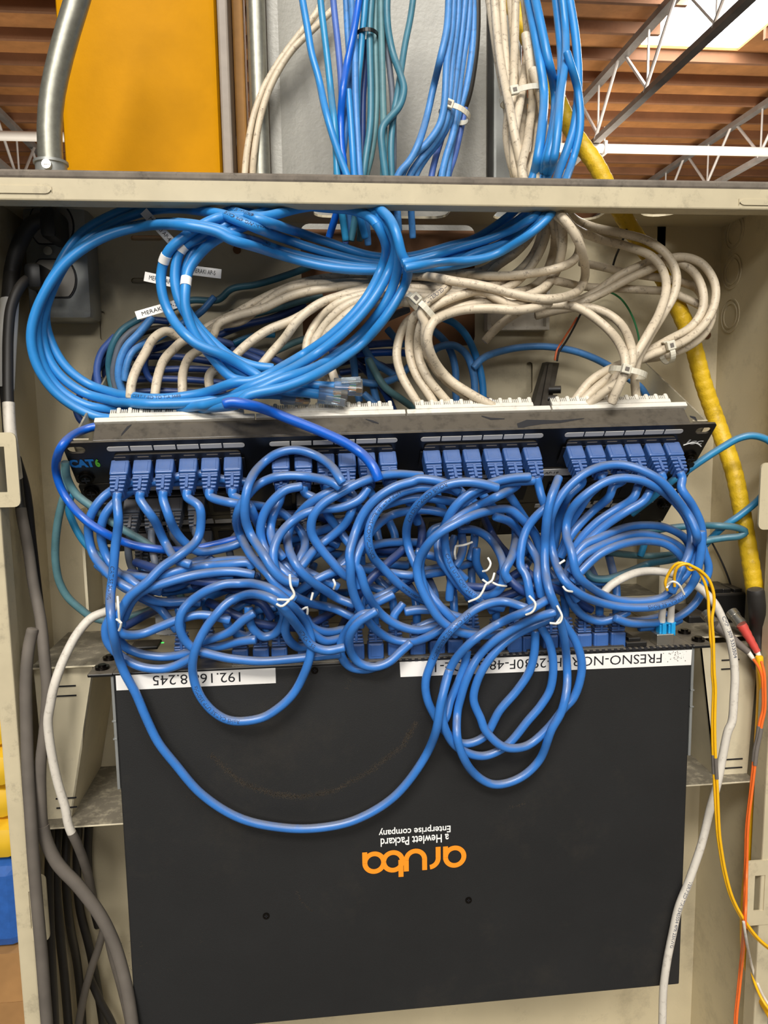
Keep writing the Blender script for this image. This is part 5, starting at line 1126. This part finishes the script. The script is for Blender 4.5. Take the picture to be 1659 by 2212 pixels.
pat('p1 A 587,810 562,1000 537,1200 520,1400 E 505,290 512,440 540,610 590,780 680,950 X 318,1556 342,1604 378,1650 436,1716 520,1768 622,1789 700,1787 770,1770 850,1722 912,1645 940,1585 952,1520 970,1450,558', pl(1), 548, text=[('CAT.5E 24AWG', .10, 4.2)])
pat('X 486,872,560 500,869 560,880 625,905 700,935 755,962 790,988 808,1012 817,1034,556', 'bright blue cable lying over the top panel into the second group', 540, mat='royal_blue', r=3.7)
# ---- fibers
def fib(mat, spec, label, Y=556, r=1.15, **k): return cable(mat, r, spec, label, Y, 'thin fiber strands on the right', 'fiber_cable', behind=True, **k)
fib('fiber_yellow', 'H 905,260,566 890,205 925,120 975,62 1035,60 1075,110,545 1120,100 1180,190 1210,310 1215,430 1225,540 1228,620 1240,700 1242,890 S 1170,560 1160,900 1168,1200 1180,1450 1205,1866 T 1222,330 1262,560 1330,790 1430,980 1560,1150 1700,1270 2000,1500 2300,1900', 'yellow fiber strand from the blue clips, left one', bands=[(.44, .475, 'grey_rubber', 1.25)])
fib('fiber_yellow', 'H 960,230,566 960,150 985,85 1050,62 1100,85 1140,105,543 1210,170 1250,270 1255,370 1240,470 1245,560 1250,620 1255,800 1258,890 S 1188,560 1182,900 1190,1200 1205,1450 1225,1866 T 1240,330 1280,560 1345,790 1445,980 1575,1150 1700,1255 2000,1480 2300,1880', 'yellow fiber strand from the blue clips, right one', 553, bands=[(.44, .475, 'grey_rubber', 1.25)])
fib('fiber_orange', 'S 1530,310,592 1570,370,575 1602,450 1612,560 1610,770 1585,860 1562,1020 1540,1120 1520,1300 1500,1500 T 1465,150 1455,500 1440,1000 1420,1300 1390,1600 1360,1960', 'orange fiber strand with a grey sleeve, left one', 572, bands=[(.14, .215, 'grey_rubber', 1.5)])
fib('fiber_orange', 'S 1600,330,592 1625,430,574 1632,560 1630,770 1608,870 1580,1020 1558,1120 1538,1300 1515,1500 T 1480,150 1470,500 1455,1000 1435,1300 1405,1600 1375,1960', 'orange fiber strand with a grey sleeve, right one', 571, bands=[(.14, .215, 'grey_rubber', 1.5)])
fib('fiber_yellow', 'T 1470,1180,620 1500,1400 1560,1600 1640,1750 1720,1840', 'yellow fiber strand low by the right frame', 625)
fib('off_white', 'T 1440,1000,630 1480,1250 1540,1480 1610,1650 1690,1780', 'pale clear fiber strand low by the right frame', 630)

solve_cables()
join_stretches()
build_cables()

# ================================================================== SMALL THINGS
# loose clear modular plugs on the ends of the sky blue cables
def loose_plug(c, label, roll=0.0):
    w = c['w']; ez = (w[-1] - w[-5]).normalized(); up = Vector((0, -.8, .6)); up = (up - ez * up.dot(ez)).normalized(); ex = up.cross(ez)
    if roll:
        q = Matrix.Rotation(roll, 3, ez); up = q @ up; ex = q @ ex
    fr = frame(w[-1] - ez * .010, ex, up, ez)
    t = c['obj']
    m = MB(); m.box((-.0058, -.0040, 0), (.0058, .0040, .0215), .0008, fr); sh = m.build('clear_plug', 'clear_plastic', t)
    m = MB(); m.box((-.0032, .0046, .006), (.0032, .0056, .0205), .0004, fr @ Matrix.Rotation(math.radians(-7), 4, 'X')); m.build('latch', 'clear_plastic', sh)
    for k, mat in enumerate(('orange_print', 'label_white', 'green_print', 'blue_print', 'label_white', 'wire_green', 'label_white', 'pallet_wood')):
        x = -.0042 + k * .0012; a, b = fr @ Vector((x * .6, .0008, .009)), fr @ Vector((x, .0012, .0165)); m = MB(); m.cyl(a, b, .00052, n=6); m.build('wire', mat, sh)
        m = MB(); m.box((x - .0003, -.001, .0165), (x + .0003, .0038, .0208), 0, fr); m.build('contact', 'gold', sh)
loose_plug(SKY[2], '', .2); loose_plug(SKY[3], '', 1.2); loose_plug(SKY[1], '', -.2)

# white flag labels folded round the sky blue cables
def flag(x0, y0, x1, y1, h, txt, label, Y, tx=(.1, .9), flip=False):
    a, b = P(x0, y0, Y), P(x1, y1, Y + .001); ex = (b - a).normalized(); ez = Vector((0, -1, 0)); ez = (ez - ex * ez.dot(ex)).normalized(); ey = ez.cross(ex)
    H = h * Y / FPX; L = (b - a).length
    m = MB(); m.box((0, -H / 2, 0), (L, H / 2, .0004), .0001, frame(a, ex, ey, ez)); o = setp(m.build('flag_label', 'label_white'), label, 'label', 'white flag labels on the sky blue cables')
    m = MB(); fr = frame(a + ex * L * tx[0] + ey * (-H * .22) + ez * .0005, ex, ey, ez)
    lettering(m, txt, L * (tx[1] - tx[0]), H * .46, fr, 0); v = m
    me = m.build('lettering', 'ink', o)
    return o
flag(294, 682, 384, 656, 17, 'MERAKI AP-3', 'lowest white flag label, below the three others', .592, (.14, .98))
flag(312, 597, 376, 611, 19, 'MERAKI AP-2', 'middle left white flag label pointing left', .618, (.16, 1.0))
flag(414, 584, 478, 592, 19, 'MERAKI AP-5', 'white flag label pointing right of the flagged cables', .612, (.03, .80))
flag(310, 456, 378, 530, 17, 'MERAKI AP-4', 'topmost white flag label, slanting at the upper left', .618, (.2, .85))
def wrap(cidx, x, y, length, label, Ypx=None):
    c = SKY[cidx]; best = min(range(len(c['w'])), key=lambda i: (c['x'][i] - x) ** 2 + (c['y'][i] - y) ** 2 + (0 if i > len(c['w']) * .75 else 1e5))
    n = max(1, int(length / 4.5 / 2)); m = MB(); m.tube(c['w'][max(0, best - n):best + n + 1], c['r'] * 1.1, 14); m.build('label_wrap', 'label_white', c['obj'], True)
wrap(1, 380, 524, 20, ''); wrap(3, 372, 567, 22, ''); wrap(2, 400, 608, 18, ''); wrap(0, 390, 645, 22, '')

# ties ---------------------------------------------------------------
GTIE = 'cable ties on the bunches'
def front(x, y, rad=14):
    best = .72
    for c in CABLES:
        d = np.hypot(c['x'] - x, c['y'] - y); h = d < rad
        if h.any(): best = min(best, c['yy'][h].min() - c['r'])
    return best - .0012
def zip_tie(x, y, dx, dy, Y, mat, label, ry=.010, wid=.0042, head=True, g=GTIE, fix=None):
    """a flat strap around a bunch: half-axis (dx, dy) px across the bunch, ry deep"""
    Y = fix or front(x, y, 20) + ry - .0005
    c = P(x, y, Y); a = P(x + dx, y + dy, Y) - c; ax = a.normalized(); R = a.length; dep = Vector((0, 1, 0)); nrm = ax.cross(dep).normalized()
    t = thing('cable_tie', label, 'cable tie', c, g)
    pts = [(ax * math.cos(k * math.pi / 14) * R + dep * math.sin(k * math.pi / 14) * ry) for k in range(28)]
    m = MB(); n = 28; vs = []
    for p in pts:
        o = p.normalized() * .0009
        for q in (p - nrm * wid / 2, p + nrm * wid / 2, p + o + nrm * wid / 2, p + o - nrm * wid / 2): vs.append(c + q)
    fs = []
    for i in range(n):
        j = (i + 1) % n
        for k in range(4): fs.append((i * 4 + k, i * 4 + (k + 1) % 4, j * 4 + (k + 1) % 4, j * 4 + k))
    m.add(vs, fs); m.build('strap', mat, t)
    if head:
        h = c - ax * R * .62 - dep * ry * .95; m = MB(); f = frame(h, ax, nrm, ax.cross(nrm)); m.box((-.0035, -.0034, -.002), (.0035, .0034, .002), .0006, f); hd = m.build('tie_head', mat, t)
        m = MB(); m.box((-.0016, -.0014, -.0024), (.0016, .0014, .0024), 0, f); m.build('slot', 'grey_rubber', hd)
zip_tie(792, 79, 23, 1, .700, 'tie_black', 'black cable tie around the hanging teal cables', .012, .003, False)
zip_tie(982, 246, 30, 13, .690, 'tie_natural', 'pale cable tie around the hanging worn blue cables', .014)
zip_tie(1125, 208, 42, -9, .694, 'tie_natural', 'pale cable tie around the hanging cream cables', .018)
zip_tie(912, 668, 30, 30, .628, 'tie_natural', 'pale cable tie at the top of the white coil', .012)
zip_tie(1356, 805, 34, 9, .618, 'tie_natural', 'pale cable tie above the last toothed block', .016)
zip_tie(1440, 762, 5, 22, .640, 'tie_natural', 'pale cable tie on the far right cream loops', .010)
zip_tie(794, 598, 4, 26, .622, 'tie_natural', 'pale cable tie half hidden behind the sky blue coil', .012, head=False, fix=.645)
def twist(pts, Y, label, r=.00085):
    t = thing('twist_tie', label, 'twist tie', P(*pts[0][0], Y), 'white twist ties in the tangle')
    for p in pts:
        k = len(p); q = resample(catmull([(x, y, Y - (.0035 if 0 < i < k - 1 else 0)) for i, (x, y) in enumerate(p)]), 4) if k > 2 else [(p[0][0], p[0][1], Y), (p[1][0], p[1][1], Y)]
        m = MB(); m.tube([P(a, b, c) for a, b, c in q], r, 8); m.build('strand', 'tie_white', t, True)
for pts, lb in (([[(626, 1241), (628, 1265), (636, 1284), (630, 1294), (599, 1295)], [(634, 1286), (622, 1300), (608, 1310), (598, 1305)]], 'white twist tie around the front left coil'),
                ([[(254, 1288), (256, 1315), (258, 1345)], [(252, 1338), (262, 1346), (257, 1362)]], 'white twist tie beside the leftmost long cable'),
                ([[(1203, 1308), (1214, 1332), (1208, 1346), (1188, 1346)], [(1214, 1330), (1200, 1349)]], 'white twist tie at the top of the front right coil'),
                ([[(1143, 1287), (1157, 1305), (1150, 1322), (1136, 1328)]], 'white twist tie left of the front right coil top'),
                ([[(1068, 1238), (1062, 1255), (1050, 1262), (1044, 1275), (1034, 1290), (1012, 1300)], [(1042, 1252), (1056, 1262)], [(1060, 1256), (1076, 1264), (1094, 1266)]], 'knotted white twist tie on the small ring'),
                ([[(1054, 1205), (1060, 1218), (1052, 1232), (1043, 1234)]], 'white twist tie around two level cables in the small ring'),
                ([[(984, 1180), (1004, 1177), (1020, 1171)], [(984, 1181), (982, 1195), (984, 1207)]], 'white twist tie at the top of the small ring'),
                ([[(1216, 1267), (1224, 1276), (1236, 1278)]], 'white twist tie on the left of the right hand ring'),
                ([[(1442, 1263), (1452, 1256), (1466, 1262), (1478, 1284)], [(1450, 1256), (1440, 1270)]], 'white twist tie on the right hand ring beside the yellow fibers'),
                ([[(720, 1252), (724, 1262), (721, 1272)]], 'short white twist tie deep in the middle coil'),
                ([[(654, 1316), (664, 1312), (664, 1326)], [(676, 1280), (672, 1296)]], 'white twist tie just right of the front left coil'),
                ([[(1208, 1218), (1220, 1210)]], 'tiny white twist tie end left of the right hand ring')):
    mx = sum(p[0] for s in pts for p in s) / sum(len(s) for s in pts); my = sum(p[1] for s in pts for p in s) / sum(len(s) for s in pts)
    twist(pts, min(.56, front(mx, my, 26)), lb)

# fiber ends: twin clips in the switch, metal connectors on the black box
lc = thing('fiber_connector', 'blue clipped twin fiber connector with white boots in the switch', 'fiber connector', P(1440, 1370, .578))
for k, x in enumerate((1429, 1448)):
    p = P(x, 1371, .5785)
    m = MB(); m.box((p.x - .0030, .5755, SZ + .009), (p.x + .0030, .5835, SZ + .0185), .0007); cl = m.build('clip', 'lc_blue', lc)
    m = MB(); m.box((p.x - .0016, .5735, SZ + .011), (p.x + .0016, .576, SZ + .0200), .0005); m.build('latch', 'lc_blue', cl)
    m = MB(); m.tube([(p.x, .579, SZ + .0175), (p.x, .579, SZ + .022), (p.x + .0002, .578, SZ + .0335), (p.x + .0006, .577, SZ + .045)], [.0030, .0029, .0024, .0019], 14); m.build('boot', 'boot_white', lc, True)
m = MB(); p = P(1440, 1371, .5785); m.box((p.x - .0068, .576, SZ + .0185), (p.x + .0068, .582, SZ + .0200), .0005); m.build('joining_clip', 'lc_blue', lc)

fb = thing('media_converter', 'black fiber box with metal round connectors behind the right bracket', 'fiber box', P(1555, 1310, .66))
a, b = P(1540, 1283, .640), P(1618, 1345, .640)
m = MB(); m.box((a.x, .640, b.z), (b.x, .690, a.z), .002); m.build('box', 'black_plastic', fb)
for x in (1548, 1566, 1590):
    p = P(x, 1283, .645); m = MB(); m.box((p.x - .004, .642, p.z - .001), (p.x + .004, .665, p.z + .0055), .0008); m.build('lug', 'black_plastic', fb)
a, b = P(1488, 1330, .645), P(1548, 1372, .645); m = MB(); m.box((a.x, .645, b.z), (b.x, .690, a.z), .002); m.build('lower_box', 'dark_face', fb)
def st(x0, y0, x1, y1, x2, y2, boot, Y, label, tail):
    t = thing('fiber_connector', label, 'fiber connector', P(x0, y0, Y), 'round metal fiber connectors')
    a, b, c = P(x0, y0, Y), P(x1, y1, Y - .012), P(x2, y2, Y - .02)
    m = MB(); m.tube([a, a.lerp(b, .35), a.lerp(b, .36), a.lerp(b, .7), a.lerp(b, .71), b], [.0052, .0052, .0045, .0045, .0050, .0050], 22); m.build('coupling', 'chrome', t, True)
    n = 9; pts = [b.lerp(c, k / n) for k in range(n + 1)]; m = MB(); m.tube(pts, [.0042 - .0016 * k / n + (.0003 if k % 2 else 0) for k in range(n + 1)], 16); m.build('boot', boot, t, True)
    d = P(*tail, Y - .024); m = MB(); m.tube([c, c.lerp(d, .5), d], [.0022, .0019, .0013], 12); m.build('sleeve', 'boot_white', t, True)
st(1580, 1322, 1602, 1350, 1636, 1408, 'fiber_boot_red', .612, 'round metal fiber connector with a red boot', (1645, 1432))
st(1524, 1325, 1545, 1350, 1616, 1408, 'grey_rubber', .616, 'round metal fiber connector with a ribbed grey boot', (1632, 1430))

# black inline fuse holder leaning on the back
fu = thing('fuse_holder', 'black inline fuse holder leaning on the cabinet back', 'fuse holder', P(1180, 830, .66))
a, b, c, d = P(1180, 782, .69), P(1208, 784, .69), P(1188, 884, .64), P(1150, 884, .64)
m = MB(); m.slab([a, b, c, d], (0, .012, 0)); m.build('body', 'black_plastic', fu)
for (x, y_) in ((1196, 842), (1188, 862)):
    p = P(x, y_, .652); m = MB(); m.cyl(p + Vector((-.004, 0, 0)), p + Vector((.005, -.004, 0)), .0033, n=14); m.build('terminal', 'black_plastic', fu, True)
m = MB(); m.slab([P(1183, 786, .688), P(1192, 786, .688), P(1178, 880, .639), P(1166, 880, .639)], (0, -.003, 0)); m.build('ridge', 'black_plastic', fu)

# white surface box, half hidden by the cream cables
wb = thing('surface_box', 'white plastic surface box half hidden behind the cream cables', 'wall box', P(1120, 710, .69))
a, b = P(1054, 668, .690), P(1188, 712, .690)
m = MB(); m.prism([(a.x, b.z), (b.x, b.z), (b.x, a.z + .02), (a.x, a.z + .02)], .013, frame((0, YB - .0005, 0), (1, 0, 0), (0, 0, 1), (0, -1, 0)), [[(a.x + .003, b.z + .003), (b.x - .003, b.z + .003), (b.x - .003, a.z + .017), (a.x + .003, a.z + .017)]]); m.build('shell', 'off_white', wb)
m = MB(); m.box((a.x + .003, .699, b.z + .003), (b.x - .003, YB - .001, a.z + .017)); m.build('floor_plate', 'off_white', wb)
# white data sticker lying under the white cable at the switch's left end
q = [P(335, 1325, .640), P(392, 1318, .640), P(392, 1376, .632), P(337, 1370, .632)]
m = MB(); m.slab(q, (0, .0005, 0)); ds = setp(m.build('data_label', 'label_grey'), 'white paper data label tucked under the left end of the tangle', 'label')
m = MB()
ex = (q[0] - q[1]).normalized(); 
for k, s in enumerate(('complies with', 'intentional operation')):
    f = frame(P(389, 1352 + k * 12, .633) + Vector((0, -.003, 0)), ex, Vector((0, .1, -1)).normalized(), Vector((0, -1, -.1)).normalized()); lettering(m, s, .016, .0018, f)
m.build('lettering', 'ink', ds)
p = P(1402, 935 - 0, .62)

# plugs of the two cords in the outlet box
for key, (x0, y0, x1, y1), dep, lb in (('upper outlet', (92, 452, 132, 520), .040, ''), ('lower outlet', (55, 570, 98, 626), .036, '')):
    t = [c for c in CABLES if key in c['label']][0]['obj']; a, b = P(x0, y0, .640), P(x1, y1, .640)
    m = MB(); m.box((a.x, .668 - dep, b.z), (b.x, .6668, a.z), .004); m.build('plug', 'black_plastic', t, True)
